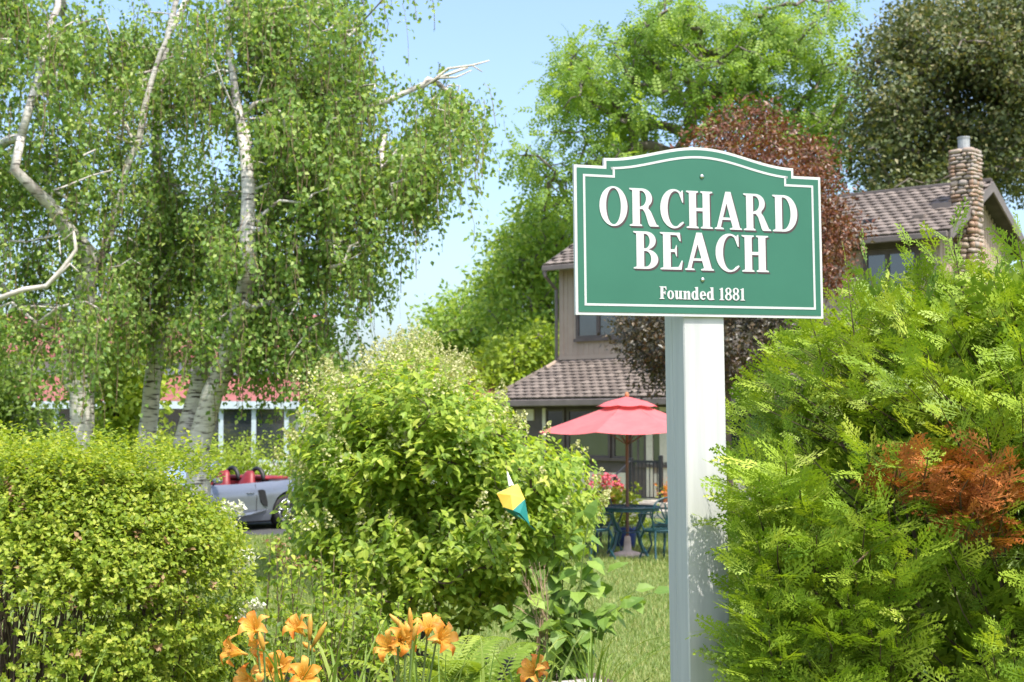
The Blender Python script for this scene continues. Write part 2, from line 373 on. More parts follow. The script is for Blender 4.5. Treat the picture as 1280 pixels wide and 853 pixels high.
def grow(paths, targets, rng, tip=.008, step=.5, wob=.06, upw=.5, power=.5):
    """paths: list of [(x,y,z,r),...] trunk lines; targets: points joined one by one to the nearest branch"""
    pos = []; par = []; fix = []
    for pi, path in enumerate(paths):
        prev = -1
        for k, q in enumerate(path):
            p = np.array(q[:3], float)
            if k == 0 and pi > 0 and len(q) > 4 and q[4] == 'join':
                prev = int(np.argmin(np.linalg.norm(np.array(pos) - p, axis=1))); continue
            if prev >= 0:
                a = pos[prev]; m_ = max(1, int(np.linalg.norm(p - a) / step)); ra = fix[prev]
                for j in range(1, m_):
                    t = j / m_; pos.append(a + (p - a) * t + rng.normal(size=3) * wob * .4); par.append(prev); fix.append(ra + (q[3] - ra) * t); prev = len(pos) - 1
            pos.append(p); par.append(prev); fix.append(q[3]); prev = len(pos) - 1
    ntr = len(pos); T = np.asarray(targets, float)
    P0 = np.array(pos); d0 = np.linalg.norm(T[:, None] - P0[None], axis=2).min(1)
    ends = []
    zmin = P0[:, 2].min()
    for ti in np.argsort(d0):
        t = T[ti]; P = np.array(pos); dv = t - P; d = np.linalg.norm(dv, axis=1)
        cost = d + np.maximum(0, -dv[:, 2]) * upw + (np.arange(len(P)) < 2) * 5.0
        j = int(np.argmin(cost)); a = P[j]; dist = d[j]; m_ = max(2, int(dist / step)); prev = j
        side = rng.normal(size=3) * dist * .09; side[2] += dist * .10
        for k in range(1, m_ + 1):
            s_ = k / m_; q = a + (t - a) * s_ + side * math.sin(s_ * math.pi) + (rng.normal(size=3) * wob if k < m_ else 0)
            pos.append(q); par.append(prev); fix.append(0); prev = len(pos) - 1
        ends.append(prev)
    cnt = np.zeros(len(pos))
    for e in ends: cnt[e] += 1
    for i in range(len(pos) - 1, -1, -1):
        if par[i] >= 0: cnt[par[i]] += cnt[i]
    rad = tip * np.maximum(cnt, 1) ** power
    f = np.array(fix); rad = np.where(f > 0, f, rad)
    return np.array(pos), par, rad, np.array(ends), ntr
def blob_points(blobs, n, Y0, ydepth, rng, shell=.35):
    """points inside crown lobes: (px, py, radius across px, radius up px, weight)"""
    w = np.array([b_[2] * b_[3] * (b_[4] if len(b_) > 4 else 1) for b_ in blobs], float); w /= w.sum()
    idx = rng.choice(len(blobs), size=n, p=w); d = rand_dirs(rng, n); r = rng.uniform(shell, 1, n) ** .5
    B = np.array([b_[:4] for b_ in blobs], float)[idx]; Yo = np.array([b_[5] if len(b_) > 5 else 0 for b_ in blobs], float)[idx]
    return at_np(B[:, 0] + d[:, 0] * r * B[:, 2], B[:, 1] - d[:, 2] * r * B[:, 3], Y0 + Yo + d[:, 1] * r * ydepth)
def leaf_cloud(centres, per, spread, size, rng, tmpl=LEAF, up=.8, flat=.6, droop=0.0):
    n = len(centres) * per; c = np.repeat(centres, per, axis=0)
    off = rng.normal(size=(n, 3)) * spread; off[:, 2] *= flat
    D = unit(unit(off) * .6 + rand_dirs(rng, n) * .8 + np.array([0, 0, -droop])); N = unit(rand_dirs(rng, n) + np.array([.28, -.5, .85]) * (up * 1.15))
    return scatter(tmpl[0], tmpl[1], c + off, D, N, size * rng.uniform(.65, 1.25, n))
def vnoise(P, s, seed=0):
    """cheap smooth noise in -1..1"""
    P = P * s; a = seed * 1.7
    return (np.sin(P[:, 0] * 1.3 + a + 1.1 * np.sin(P[:, 1] * 1.7 + a)) + np.sin(P[:, 1] * 1.1 + 2 * a + 1.3 * np.sin(P[:, 2] * 1.9)) + np.sin(P[:, 2] * 1.5 - a + 1.2 * np.sin(P[:, 0] * 1.6 + 2))) / 3

# ================================================================== SETTING
def sheet(name, x0, x1, y0, y1, z, mat, nx=1, ny=1):
    V = [(x0 + (x1 - x0) * i / nx, y0 + (y1 - y0) * j / ny, z) for j in range(ny + 1) for i in range(nx + 1)]
    F = [(j * (nx + 1) + i, j * (nx + 1) + i + 1, (j + 1) * (nx + 1) + i + 1, (j + 1) * (nx + 1) + i) for j in range(ny) for i in range(nx)]
    return tag(build(name, V, F, mat), kind='structure')
sheet('ground', -900, 900, -300, 1500, 0, 'lawn')
sheet('driveway', -16, -2.2, 24.7, 28.6, .004, 'asphalt')
# garden beds: low mounded soil
def mound(name, cx, cy, rx, ry, h):
    V = [(cx, cy, h)]; F = []; n = 28; rings = 5
    rg = random.Random(3)
    for k in range(1, rings + 1):
        for i in range(n):
            a = 2 * math.pi * i / n; t = k / rings; w = 1 + rg.uniform(-.04, .04)
            V.append((cx + rx * t * w * math.cos(a), cy + ry * t * w * math.sin(a), .005 if k == rings else h * (1 - t ** 3) + rg.uniform(-.012, .012) + .006))
    for i in range(n): F.append((0, 1 + i, 1 + (i + 1) % n))
    for k in range(rings - 1):
        for i in range(n): F.append((1 + k * n + i, 1 + (k + 1) * n + i, 1 + (k + 1) * n + (i + 1) % n, 1 + k * n + (i + 1) % n))
    return tag(build(name, V, F, 'soil', smooth=True), kind='structure')
mound('flower_bed', -.75, 5.6, 1.9, 1.0, .06)
mound('shrub_bed', -.55, 9.95, 1.45, 1.15, .22)

def lawn_grass():
    rng = np.random.default_rng(5)
    n = 400000
    y = 7.2 + 19 * rng.random(n) ** 1.25; u = rng.uniform(-.34, .5, n); x = u * y
    P = np.stack([x, y, np.zeros(n)], 1)
    # keep off beds, driveway
    k = (((x + .55) / 1.45) ** 2 + ((y - 9.95) / 1.15) ** 2 > 1) & (y < 24.6)
    P = P[k]; n = len(P)
    h = .042 * rng.uniform(.5, 1.3, n) * (1 + .35 * vnoise(P, .9, 2)) * (.75 + P[:, 1] / 40)
    a = rng.uniform(0, 2 * math.pi, n); lean = rng.uniform(.1, .7, n)
    w = .0022 + .00016 * P[:, 1]
    d = np.stack([np.cos(a), np.sin(a), np.zeros(n)], 1); s_ = np.stack([-np.sin(a), np.cos(a), np.zeros(n)], 1)
    tip = P + d * (h * lean)[:, None]; tip[:, 2] += h
    V = np.stack([P - s_ * w[:, None], P + s_ * w[:, None], tip], 1).reshape(-1, 3)
    F = np.arange(len(V)).reshape(-1, 3)
    o = build_np('lawn_grass', V, F, 'grass_blade', world=False)
    tag(o, 'short sunlit mown grass covering the lawn between garden and house', 'grass', kind='stuff')
lawn_grass()

# ================================================================== NAME SIGN
def offset_poly(P, d):
    """inset (d>0) a counter-clockwise outline with mitred corners"""
    n = len(P); out = []
    for i in range(n):
        a, b_, c = Vector(P[i - 1]), Vector(P[i]), Vector(P[(i + 1) % n])
        e1 = (b_ - a).normalized(); e2 = (c - b_).normalized()
        n1 = Vector((-e1.y, e1.x)); n2 = Vector((-e2.y, e2.x)); m_ = n1 + n2
        k = d / max(.35, (m_.length_squared / 2)); q = b_ + m_ * k
        out.append((q.x, q.y))
    return out
SH = .055
def stem_end(): return [(0, 1), (0, 1 - SH), (.08, .92), (.08, .08), (0, SH)]
def ell(cx, cy, rx, ry, n=36): return arc(cx, cy, rx, ry, 0, 360 - 360 / n, n)
GL = {
 'H': (.78, [[(0, 0), (.37, 0), (.37, SH), (.31, .08), (.31, .45), (.47, .45), (.47, .08), (.41, SH), (.41, 0), (.78, 0), (.78, SH), (.70, .08), (.70, .92), (.78, 1 - SH), (.78, 1), (.41, 1), (.41, 1 - SH), (.47, .92), (.47, .56), (.31, .56), (.31, .92), (.37, 1 - SH), (.37, 1)] + stem_end()]),
 'E': (.64, [[(0, 0), (.60, 0), (.64, .27), (.59, .27), (.50, .10), (.31, .09), (.31, .46), (.40, .46), (.44, .35), (.48, .35), (.48, .67), (.44, .67), (.40, .56), (.31, .56), (.31, .91), (.46, .90), (.54, .75), (.59, .75), (.57, 1)] + stem_end()]),
 'A': (.82, [[(0, 0), (.29, 0), (.29, SH), (.205, .08), (.25, .25), (.475, .25), (.52, .08), (.44, SH), (.44, 0), (.82, 0), (.82, SH), (.76, .08), (.50, 1.02), (.33, 1.02), (.07, .08), (0, SH)], [(.275, .34), (.45, .34), (.365, .68)]]),
 'O': (.80, [ell(.40, .5, .40, .525), ell(.40, .5, .19, .452)]),
 'C': (.71, [[(.63, .655), (.68, .655), (.675, 1.0), (.635, 1.0), (.60, .965)] + arc(.40, .5, .40, .525, 60, 318, 30) + [(.66, .19)] + arc(.44, .5, .205, .445, 305, 62, 26)]),
 'D': (.77, [[(0, 0), (.36, 0)] + arc(.36, .5, .41, .5, -88, 88, 22) + [(.36, 1)] + stem_end(), [(.31, .085)] + arc(.33, .5, .21, .415, -90, 90, 20) + [(.31, .915)]]),
 'B': (.69, [[(0, 0), (.38, 0)] + arc(.38, .265, .31, .265, -88, 78, 18) + arc(.36, .755, .27, .245, -66, 88, 18) + [(.36, 1)] + stem_end(), [(.31, .085)] + arc(.34, .275, .135, .19, -88, 88, 12) + [(.31, .465)], [(.31, .56)] + arc(.33, .735, .11, .175, -88, 88, 12) + [(.31, .91)]]),
 'R': (.83, [[(0, 0), (.37, 0), (.37, SH), (.31, .08), (.31, .44), (.37, .44), (.43, .36), (.53, .06), (.57, 0), (.83, 0), (.83, SH), (.77, .08), (.62, .40), (.55, .485)] + arc(.37, .735, .29, .265, -48, 88, 18) + [(.36, 1)] + stem_end(), [(.31, .53)] + arc(.34, .73, .125, .185, -85, 88, 12) + [(.31, .915)]]),
 'F': (.58, [[(0, 0), (.40, 0), (.40, SH), (.31, .08), (.31, .45), (.40, .45), (.44, .34), (.48, .34), (.48, .66), (.44, .66), (.40, .55), (.31, .55), (.31, .91), (.46, .90), (.52, .74), (.57, .74), (.56, 1)] + stem_end()]),
 'o': (.55, [ell(.275, .34, .275, .355, 28), ell(.275, .34, .10, .29, 24)]),
 'n': (.64, [[(0, 0), (.29, 0), (.29, .05), (.26, .07), (.26, .48), (.33, .57), (.38, .52), (.38, .07), (.35, .05), (.35, 0), (.64, 0), (.64, .05), (.58, .07), (.58, .5), (.55, .63), (.47, .69), (.38, .68), (.26, .58), (.26, .68), (0, .66), (0, .61), (.06, .58), (.06, .07), (0, .05)]]),
 'd': (.63, [[(.345, .05), (.37, -.02), (.63, .02), (.63, .07), (.55, .10), (.55, 1.02), (.28, 1.0), (.28, .95), (.345, .92), (.345, .67)] + arc(.26, .335, .26, .355, 78, 288, 20), arc(.262, .335, .075, .27, 0, 345, 20)]),
 'e': (.54, [[(.53, .31)] + arc(.27, .34, .265, .355, 2, 322, 26) + [(.45, .17)] + arc(.31, .33, .12, .25, 300, 180, 10) + [(.19, .31)], [(.20, .395), (.35, .395)] + arc(.275, .41, .075, .22, 0, 180, 10)]),
 '1': (.44, [[(.02, 0), (.42, 0), (.42, .05), (.32, .08), (.32, 1), (.26, 1), (.02, .88), (.04, .83), (.12, .85), (.12, .08), (.02, .05)]]),
 '8': (.58, [arc(.29, .265, .29, .28, 128, 412, 26) + arc(.29, .76, .255, .255, -48, 228, 24), ell(.29, .26, .12, .195, 22), ell(.29, .765, .10, .17, 20)]),
}
GL['u'] = (.64, [[(.64 - x, .68 - y) for x, y in GL['n'][1][0]]])

def name_sign():
    M = Euler((0, R(-.62), R(19))).to_matrix()
    U, W, Vv = M @ Vector((1, 0, 0)), M @ Vector((0, 1, 0)), M @ Vector((0, 0, 1))
    P0 = at(873.5, 395, 4.70)
    base = P0 - Vv * (P0.z / Vv.z)
    H0 = P0.z / Vv.z
    t = thing('name_sign', 'green wooden name sign with white border reading ORCHARD BEACH on white post', 'sign', base)
    t.rotation_euler = (0, R(-.62), R(19))
    def uv(x, y):
        d = ray(x, y); o = Vector((0, 0, CAM_Z)); k = (P0 - o).dot(W) / d.dot(W); q = o + d * k - base
        return q.dot(U), q.dot(Vv)
    lb = uv(719.5, 391.5); rb = uv(1029.5, 400.5); rt = uv(1025, 224); lt = uv(717.5, 203.5)
    x0 = (lb[0] + lt[0]) / 2; x1 = (rb[0] + rt[0]) / 2; z0 = (lb[1] + rb[1]) / 2; z1 = (lt[1] + rt[1]) / 2
    xc = (x0 + x1) / 2; hw = (x1 - x0) / 2
    zs = uv(753, 197.5)[1]; zt = uv(873, 184.5)[1]; st = .115 * hw * 2
    # outline: square shoulders, step, then a shallow ogee rising to the middle
    def top(u):      # u 0..1 from the step to the middle
        s_ = u * u * (3 - 2 * u); return zs + (zt - zs) * (.35 * u + .65 * s_)
    right = [(x1, z0), (x1, z1), (x1 - st, z1), (x1 - st, zs)]
    N = 16; span = hw - st
    archr = [(xc + span * (1 - i / N), zs + (zt - zs) * (1 - math.cos(math.pi * min(1, (i / N) * 1.0))) / 2) for i in range(1, N)]
    archl = [(2 * xc - x, z) for x, z in reversed(archr)]
    left = [(2 * xc - x, z) for x, z in reversed(right)]
    out = right + archr + [(xc, zt)] + archl + left
    pan = MB().plate([out], .0, .012).build('panel', 'sign_white', t)
    g = offset_poly(out, .0095)
    MB().plate([g], -.0016, .001).build('green_field', 'sign_green', pan)
    a = offset_poly(out, .030); b_ = offset_poly(out, .0375)
    ring = MB(); n = len(a)
    V = [(x, -.0028, z) for x, z in a] + [(x, -.0028, z) for x, z in b_] + [(x, -.001, z) for x, z in a] + [(x, -.001, z) for x, z in b_]
    F = []
    for i in range(n):
        j = (i + 1) % n
        F += [(i, j, n + j, n + i), (2 * n + i, 2 * n + j, j, i), (n + i, n + j, 3 * n + j, 3 * n + i)]
    ring.add(V, F).build('border_line', 'sign_white', pan)
    def text(s, pl, pr, base_y, cap_y, gap, space=.3, thin=0):
        nat = sum((GL[c][0] if c != ' ' else space) for c in s) + gap * (len(s) - 1)
        (xa, za), (xb, zb) = uv(*pl), uv(*pr)
        zbase = (za + zb) / 2; h = uv(*cap_y)[1] - uv(*base_y)[1]; sx = (xb - xa) / nat; x = xa
        for c in s:
            if c == ' ': x += space * sx; x += gap * sx; continue
            w, loops = GL[c]
            if thin:
                area = lambda l: sum(l[i - 1][0] * l[i][1] - l[i][0] * l[i - 1][1] for i in range(len(l)))
                loops = [offset_poly(l, (thin if k == 0 else -thin) * (1 if area(l) > 0 else -1)) for k, l in enumerate(loops)]
            def place(dx, dz, lo=loops): return [[(x + px_ * sx + dx, zbase + pz * h + dz) for px_, pz in l] for l in loops]
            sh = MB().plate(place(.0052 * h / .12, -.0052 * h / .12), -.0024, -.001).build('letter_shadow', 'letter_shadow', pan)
            MB().plate(place(0, 0), -.0036, -.0018).build('letter', 'sign_white', pan)
            x += (w + gap) * sx
    text('ORCHARD', (748.5, 281), (997, 292), (845, 285), (845, 237), .03, thin=.013)
    text('BEACH', (791, 336), (961, 342), (860, 338.5), (860, 291), .03, thin=.013)
    text('Founded 1881', (824, 373.5), (931, 376.5), (877, 375), (877, 359.5), .05)
    for sx_, sy_ in ((877, 221), (878, 350)):
        u_, v_ = uv(sx_, sy_)
        mb = MB(); mb.lathe([(.008, .0), (.0075, -.003), (.0045, -.0052), (.001, -.006)], 14, (u_, -.0015, v_), 'y')
        mb.build('screw', 'steel', pan, smooth=True)
    # post: boxed timber, two boards deep with a joint line on the side
    (pa, _), (pb, _) = uv(857, 600), uv(907, 600)
    pc = (pa + pb) / 2 + .010; hw2 = (pb - pa) / 2 * 1.03; D = hw2 * 2
    post = MB()
    post.box(pc - hw2, pc + hw2, .0122, .0122 + D * .60, 0, zt - .05, ch=.004)
    post.box(pc - hw2 + .0015, pc + hw2 - .0015, .0122 + D * .605, .0122 + D, 0, zt - .05, ch=.003)
    post.build('post', 'white_paint', t)
    return t
name_sign()

# ================================================================== BROWN HOUSE
def brown_house():
    ang = R(-38.1); ca, sa = math.cos(ang), math.sin(ang)
    O = Vector((8.56, 28.33, 0)); ux = Vector((ca, sa, 0)); uy = Vector((-sa, ca, 0))
    h = thing('brown_house', 'two storey brown house with brown tile roofs and cobblestone chimney', 'house', O, ang)
    def hx(px, y, z=3.0):
        """local x on the plane y where picture column px meets it"""
        u = (px - 640) / FPX
        k = u * _cp; c0 = u * _sp * (z - CAM_Z)
        b0 = O + uy * y
        return (k * b0.y + c0 - b0.x) / (ux.x - k * ux.y)
    def w2l(p): q = Vector(p) - O; return q.dot(ux), q.dot(uy), q.z
    def proj(x, y, z):
        p = O + ux * x + uy * y; r = Vector((p.x, p.y, z - CAM_Z))
        d = r.y * _cp + r.z * _sp; return 640 + FPX * r.x / d, 426.5 - FPX * (-r.y * _sp + r.z * _cp) / d, r.length
    XL, YB, YR = -9.4, 4.16, 2.08; ZE, ZR, ZB = 5.72, 7.02, 3.57
    # --- upper storey walls
    mb = MB(); mb.box(XL, 0, 0, YB, ZB, ZE - .05); mb.add([(0, 0, ZE - .05), (0, YB, ZE - .05), (0, YR, ZR - .13), (XL, 0, ZE - .05), (XL, YB, ZE - .05), (XL, YR, ZR - .13)], [(0, 1, 2), (3, 5, 4), (0, 2, 5, 3), (1, 4, 5, 2)])
    wall = mb.build('upper_wall', 'siding', h)
    bt = MB()
    for i in range(int(9.4 / .15)): bt.box(XL + .03 + i * .15, XL + .075 + i * .15, -.014, .001, ZB + .01, ZE - .12)
    for i in range(int(YB / .15)):
        y = .04 + i * .15; zt = ZE - .1 + (ZR - ZE) * (1 - abs(y + .02 - YR) / (YR + .4)) - .02
        bt.box(-.001, .014, y, y + .045, ZB + .01, zt)
    tag(bt.build('battens', 'siding', wall), kind='stuff')
    box_part('corner_board', 'siding', h, XL - .02, XL + .10, -.024, .1, ZB, ZE - .06)
    box_part('corner_board', 'siding', h, -.10, .024, -.024, .1, ZB, ZE - .06)
    box_part('sill_board', 'siding', h, XL - .03, .03, -.05, .12, ZB - .10, ZB - .001)
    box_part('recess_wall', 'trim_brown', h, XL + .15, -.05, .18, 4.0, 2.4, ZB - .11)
    # --- lower storey
    LX = -9.8; LY = -1.3; LE = 2.46
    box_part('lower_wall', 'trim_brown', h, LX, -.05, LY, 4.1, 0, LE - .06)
    EX, EY = -10.19, -1.70; TZ = 3.44
    # --- roofs: decks, fascias
    def quad_slab(name, pts, th, mat, parent):
        V = list(pts) + [(x, y, z - th) for x, y, z in pts]; n = len(pts)
        F = [tuple(range(n)), tuple(reversed(range(n, 2 * n)))] + [(i + n, (i + 1) % n + n, (i + 1) % n, i) for i in range(n)]
        return build(name, V, F, mat, parent)
    RX0, RX1 = -9.6, .35; YE, YK = -.4, YB + .4
    roof_u = quad_slab('upper_roof', [(RX0, YE, ZE), (RX1, YE, ZE), (RX1, YR, ZR), (RX0, YR, ZR)], .10, 'roof_deck', h)
    quad_slab('back_slope', [(RX0, YR, ZR), (RX1, YR, ZR), (RX1, YK, ZE), (RX0, YK, ZE)], .10, 'roof_deck', roof_u)
    box_part('gutter', 'fascia', roof_u, RX0, RX1, YE - .09, YE - .004, ZE - .13, ZE - .005, ch=.015)
    for x in (RX0, RX1):
        s = -1 if x == RX0 else 1
        for y_, in ((YE,), (YK,)):
            quad_slab('rake_board', [(x, y_, ZE + .02), (x + s * .04, y_, ZE + .02), (x + s * .04, YR, ZR + .02), (x, YR, ZR + .02)] if (s > 0) == (y_ == YE) else [(x + s * .04, y_, ZE + .02), (x, y_, ZE + .02), (x, YR, ZR + .02), (x + s * .04, YR, ZR + .02)], .22, 'fascia', roof_u)
    mb = MB(); mb.tube([(RX0, YR, ZR + .02), (RX1, YR, ZR + .02)], .075, 8); mb.build('ridge_cap', 'roof_deck', roof_u)
    roof_l = quad_slab('lower_roof', [(EX, EY, LE + .04), (0, EY, LE + .04), (0, .18, TZ + .08), (XL + .05, .18, TZ + .08)], .08, 'roof_deck', h)
    quad_slab('hip_slope', [(EX, 4.2, LE + .04), (EX, EY, LE + .04), (XL + .05, .18, TZ + .08), (XL + .05, 4.2, TZ + .08)], .08, 'roof_deck', roof_l)
    box_part('gutter', 'fascia', roof_l, EX, 0, EY - .10, EY - .004, LE - .12, LE + .03, ch=.015)
    box_part('fascia_board', 'fascia', roof_l, EX - .04, EX - .004, EY - .1, 4.2, LE - .12, LE + .03)
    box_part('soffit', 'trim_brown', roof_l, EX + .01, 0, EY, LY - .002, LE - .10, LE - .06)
    mb = MB(); mb.tube([(EX, EY, LE + .07), (XL + .05, .18, TZ + .11)], .06, 8); mb.build('hip_cap', 'roof_tile', roof_l)
    # --- tiles
    def tile_mesh(w, l):
        V = []; F = []; nx = 5
        for r, (yy, zz) in enumerate(((0, .012), (0, .040), (l * 1.12, .012))):
            for i in range(nx):
                u = i / (nx - 1); crown = .020 * math.sin(u * math.pi)
                dip = .018 * math.sin(u * math.pi) if r < 2 else 0
                V.append(((u - .5) * w * .985, yy - dip, zz + (crown if r else crown * .8)))
        for r in range(2):
            for i in range(nx - 1): F.append((r * nx + i, r * nx + i + 1, (r + 1) * nx + i + 1, (r + 1) * nx + i))
        return V, F
    def tiles(parent, p0, along, up, length, slope, tw, tl, xlim=None, tag_px=None, budget=150, xmax=None):
        nrm = along.cross(up).normalized(); V, F = tile_mesh(tw, tl)
        me = bpy.data.meshes.new('roof_tile'); me.from_pydata(V, [], F); me.materials.append(MATS['roof_tile']); me.update()
        spots = []
        for r in range(int(slope / tl)):
            for c in range(int(length / tw) + 1):
                s = (c + .5 + (.5 if r % 2 else 0)) * tw
                if s > length or (xlim and s < xlim(r * tl)) or (xmax and s > xmax(r * tl)): continue
                p = p0 + along * s + up * (r * tl); spots.append(p)
        vis = []
        for p in spots:
            q = proj(p.x, p.y, p.z); ok = any(a <= q[0] <= b_ for a, b_ in tag_px)
            vis.append((not ok, q[2]))
        order = sorted(range(len(spots)), key=lambda i: vis[i]); rest = MB()
        Mx = Matrix((along, up, nrm)).transposed()
        rg = random.Random(8)
        for k, i in enumerate(order):
            if k < budget and not vis[i][0]:
                o = bpy.data.objects.new('roof_tile', me); COL.objects.link(o); o.parent = parent
                o.matrix_local = Matrix.Translation(spots[i] + nrm * rg.uniform(0, .004)) @ Mx.to_4x4()
            else: rest.add([spots[i] + Mx @ Vector(v) for v in V], F)
        tag(rest.build('roof_tile_field', 'roof_tile', parent), kind='stuff')
    sl = math.hypot(YR - YE, ZR - ZE); upv = Vector((0, YR - YE, ZR - ZE)) / sl
    tiles(roof_u, Vector((RX0, YE - .02, ZE + .005)), Vector((1, 0, 0)), upv, RX1 - RX0, sl, .25, .20, None, [(1040, 1250)], 190)
    sl2 = math.hypot(.18 - EY, TZ + .04 - LE); up2 = Vector((0, .18 - EY, TZ + .04 - LE)) / sl2
    k = (XL + .05 - EX) / sl2
    tiles(roof_l, Vector((EX, EY - .02, LE + .045)), Vector((1, 0, 0)), up2, 10.1, sl2, .24, .165, lambda s: k * s + .08, [(610, 835)], 190)
    dxh = XL + .05 - EX; dzh = TZ + .04 - LE; s3 = math.hypot(dxh, dzh)
    tiles(roof_l, Vector((EX - .01, 4.1, LE + .045)), Vector((0, -1, 0)), Vector((dxh, 0, dzh)) / s3, 5.7, s3, .24, .165, None, [(0, 1)], 0, lambda s: 4.1 - (EY + .1 + s / s3 * (.18 - EY)))
    # --- roof vents
    for px, py in ((1088, 276), (1150, 266)):
        x = hx(px, .35, 6.2); zz = ZE + (ZR - ZE) * (.75 / 2.48)
        box_part('roof_vent', 'black_iron' if px < 1100 else 'roof_tile', h, x - .13, x + .13, .25, .5, zz - .06, zz + .10, ch=.015)
    # --- windows
    def window(x0, x1, z0, z1, y, mull=(), fr=.07, trim='trim_brown'):
        w = MB(); w.box(x0, x1, y - .05, y + .02, z0, z0 + fr); w.box(x0, x1, y - .05, y + .02, z1 - fr, z1)
        w.box(x0, x0 + fr, y - .05, y + .02, z0 + fr, z1 - fr); w.box(x1 - fr, x1, y - .05, y + .02, z0 + fr, z1 - fr)
        wo = w.build('window', trim, h)
        xs = [x0 + fr] + [m_ for m_ in mull] + [x1 - fr]
        for i in range(len(xs) - 1):
            a = xs[i] + (.045 if i else 0); b_ = xs[i + 1] - (.045 if i < len(xs) - 2 else 0)
            box_part('pane', 'glass_dark', wo, a, b_, y - .022, y - .01, z0 + fr, z1 - fr)
            if i: box_part('mullion', trim, wo, xs[i] - .045, xs[i] + .045, y - .048, y + .01, z0 + fr, z1 - fr)
        box_part('sill', trim, wo, x0 - .04, x1 + .04, y - .09, y - .051, z0 - .06, z0 + .01)
    xa, xb = hx(721, 0, 4.2), hx(800, 0, 4.2)
    window(xa, xb, 3.95, 5.2, 0, (xa + (xb - xa) * .36, xa + (xb - xa) * .68), .08)
    xa, xb = hx(1080, 0, 5.2), hx(1150, 0, 5.2)
    window(xa, xb, 4.1, 5.5, 0, (hx(1110, 0, 5.2),), .10)
    box_part('head_band', 'trim_brown', h, hx(1060, 0, 5.5), hx(1150, 0, 5.5), -.03, .0, 5.52, 5.66)
    window(-6.4, -4.9, 3.95, 5.2, 0, (-5.65,), .08)
    # lower facade: dark framed windows above cream panels, then the door
    L = lambda px: hx(px, LY, 1.6)
    window(L(683), L(707), 1.18, 2.28, LY, (), .05)
    window(L(710), L(764), 1.18, 2.28, LY, (), .06)
    window(L(767), L(788), 1.18, 2.28, LY, (), .05)
    for a, b_ in ((648, 676), (684, 731), (737, 787)):
        box_part('cream_panel', 'cream_panel', h, L(a), L(b_), LY - .03, LY, .12, .86)
    for a in (-5.6, -3.6, -1.7):
        window(a - .75, a + .75, 1.05, 2.2, LY, (a,), .06); box_part('cream_panel', 'cream_panel', h, a - .85, a + .85, LY - .03, LY, .12, .86)
    box_part('cream_trim', 'cream_panel', h, L(646), L(668), LY - .04, LY, 2.02, 2.28)
    box_part('cream_trim', 'cream_panel', h, L(681) - .03, L(681) + .06, LY - .06, LY, 1.1, 2.3)
    for a, b_ in ((809, 817), (826, 836)):
        box_part('door_post', 'cream_panel', h, L(a), L(b_), LY - .05, LY, .3, 2.3)
    d = box_part('door', 'trim_brown', h, L(790), L(808), LY - .04, LY, .32, 2.28)
    box_part('pane', 'glass_dark', d, L(792), L(806), LY - .046, LY - .041, 1.0, 2.1)
    box_part('siding_panel', 'siding', h, L(818), L(825), LY - .02, LY, .3, 2.3)
    # concrete stoop
    s0, s1 = hx(784, LY - 1.1, .3), hx(880, LY - 1.1, .3)
    st = MB().box(s0, s1, LY - 1.1, LY - .001, 0, .30, ch=.01)
    st = st.build('stoop', 'concrete', h)
    box_part('step', 'concrete', st, s0 - .02, s1, LY - 1.45, LY - 1.101, 0, .16, ch=.01)
    # downspout
    mb = MB(); e = at(684, 338, 34.0)
    x, y, z = w2l(e)
    mb.tube([(XL - .12, YE - .05, ZE - .12), (XL - .12, YE - .05, ZE - .25), (XL - .07, -.06, ZE - .55), (XL - .07, -.06, ZB - .25)], .04, 8)
    mb.build('downspout', 'gutter_brown', h)
    MB().tube([(XL - .07, -.06, ZB - .15), (XL - .08, -.1, 3.42), (XL - .12, -.42, 3.27)], .05, 8).build('downspout_kick', 'siding', h)
    # --- chimney: mortar core, field stones on three faces
    cx, cy, hw = .20, 1.0, .19; top = 7.50
    ch = box_part('chimney', 'mortar', h, cx - hw, cx + hw, cy - hw, cy + hw, 0, top)
    base = MB().box(-.5, .5, -.5, .5, -.5, .5, ch=.17)
    meshes = []
    rg = random.Random(21)
    for k in range(5):
        me = bpy.data.meshes.new('stone')
        me.from_pydata([(v[0] * rg.uniform(.8, 1.12), v[1] * rg.uniform(.85, 1.1), v[2] * rg.uniform(.72, 1.12)) for v in base.v], [], base.f)
        me.polygons.foreach_set('use_smooth', [True] * len(me.polygons)); me.materials.append(MATS['field_stone']); me.update(); meshes.append(me)
    low = MB()
    z = .05
    while z < top - .03:
        hh = rg.uniform(.06, .14)
        for face in range(3):                     # front, right, left
            u = -hw - .04
            while u < hw + .02:
                w = rg.uniform(.09, .27); w = min(w, hw + .06 - u)
                if w < .05: break
                c = u + w / 2; dep = rg.uniform(.12, .17); out = hw + rg.uniform(.0, .035)
                if face == 0: p = (cx + c, cy - out, z + hh / 2); sc = (w * .97, dep, hh * rg.uniform(.82, 1.05))
                elif face == 1: p = (cx + out, cy + c, z + hh / 2); sc = (dep, w * .98, hh * .98)
                else: p = (cx - out, cy + c, z + hh / 2); sc = (dep, w * .98, hh * .98)
                if z > 4.75 and face < 2:
                    o = bpy.data.objects.new('stone', rg.choice(meshes)); COL.objects.link(o); o.parent = ch
                    o.location = p; o.scale = sc; o.rotation_euler = (rg.uniform(-.16, .16), rg.uniform(-.16, .16), rg.uniform(-.14, .14))
                else: low.add([(p[0] + v[0] * sc[0], p[1] + v[1] * sc[1], p[2] + v[2] * sc[2]) for v in base.v], base.f)
                u += w
        z += hh
    tag(low.build('stone_field', 'field_stone', ch, smooth=True), kind='stuff')
    box_part('chimney_crown', 'mortar', ch, cx - hw + .03, cx + hw - .03, cy - hw + .03, cy + hw - .03, top + .001, top + .05, ch=.02)
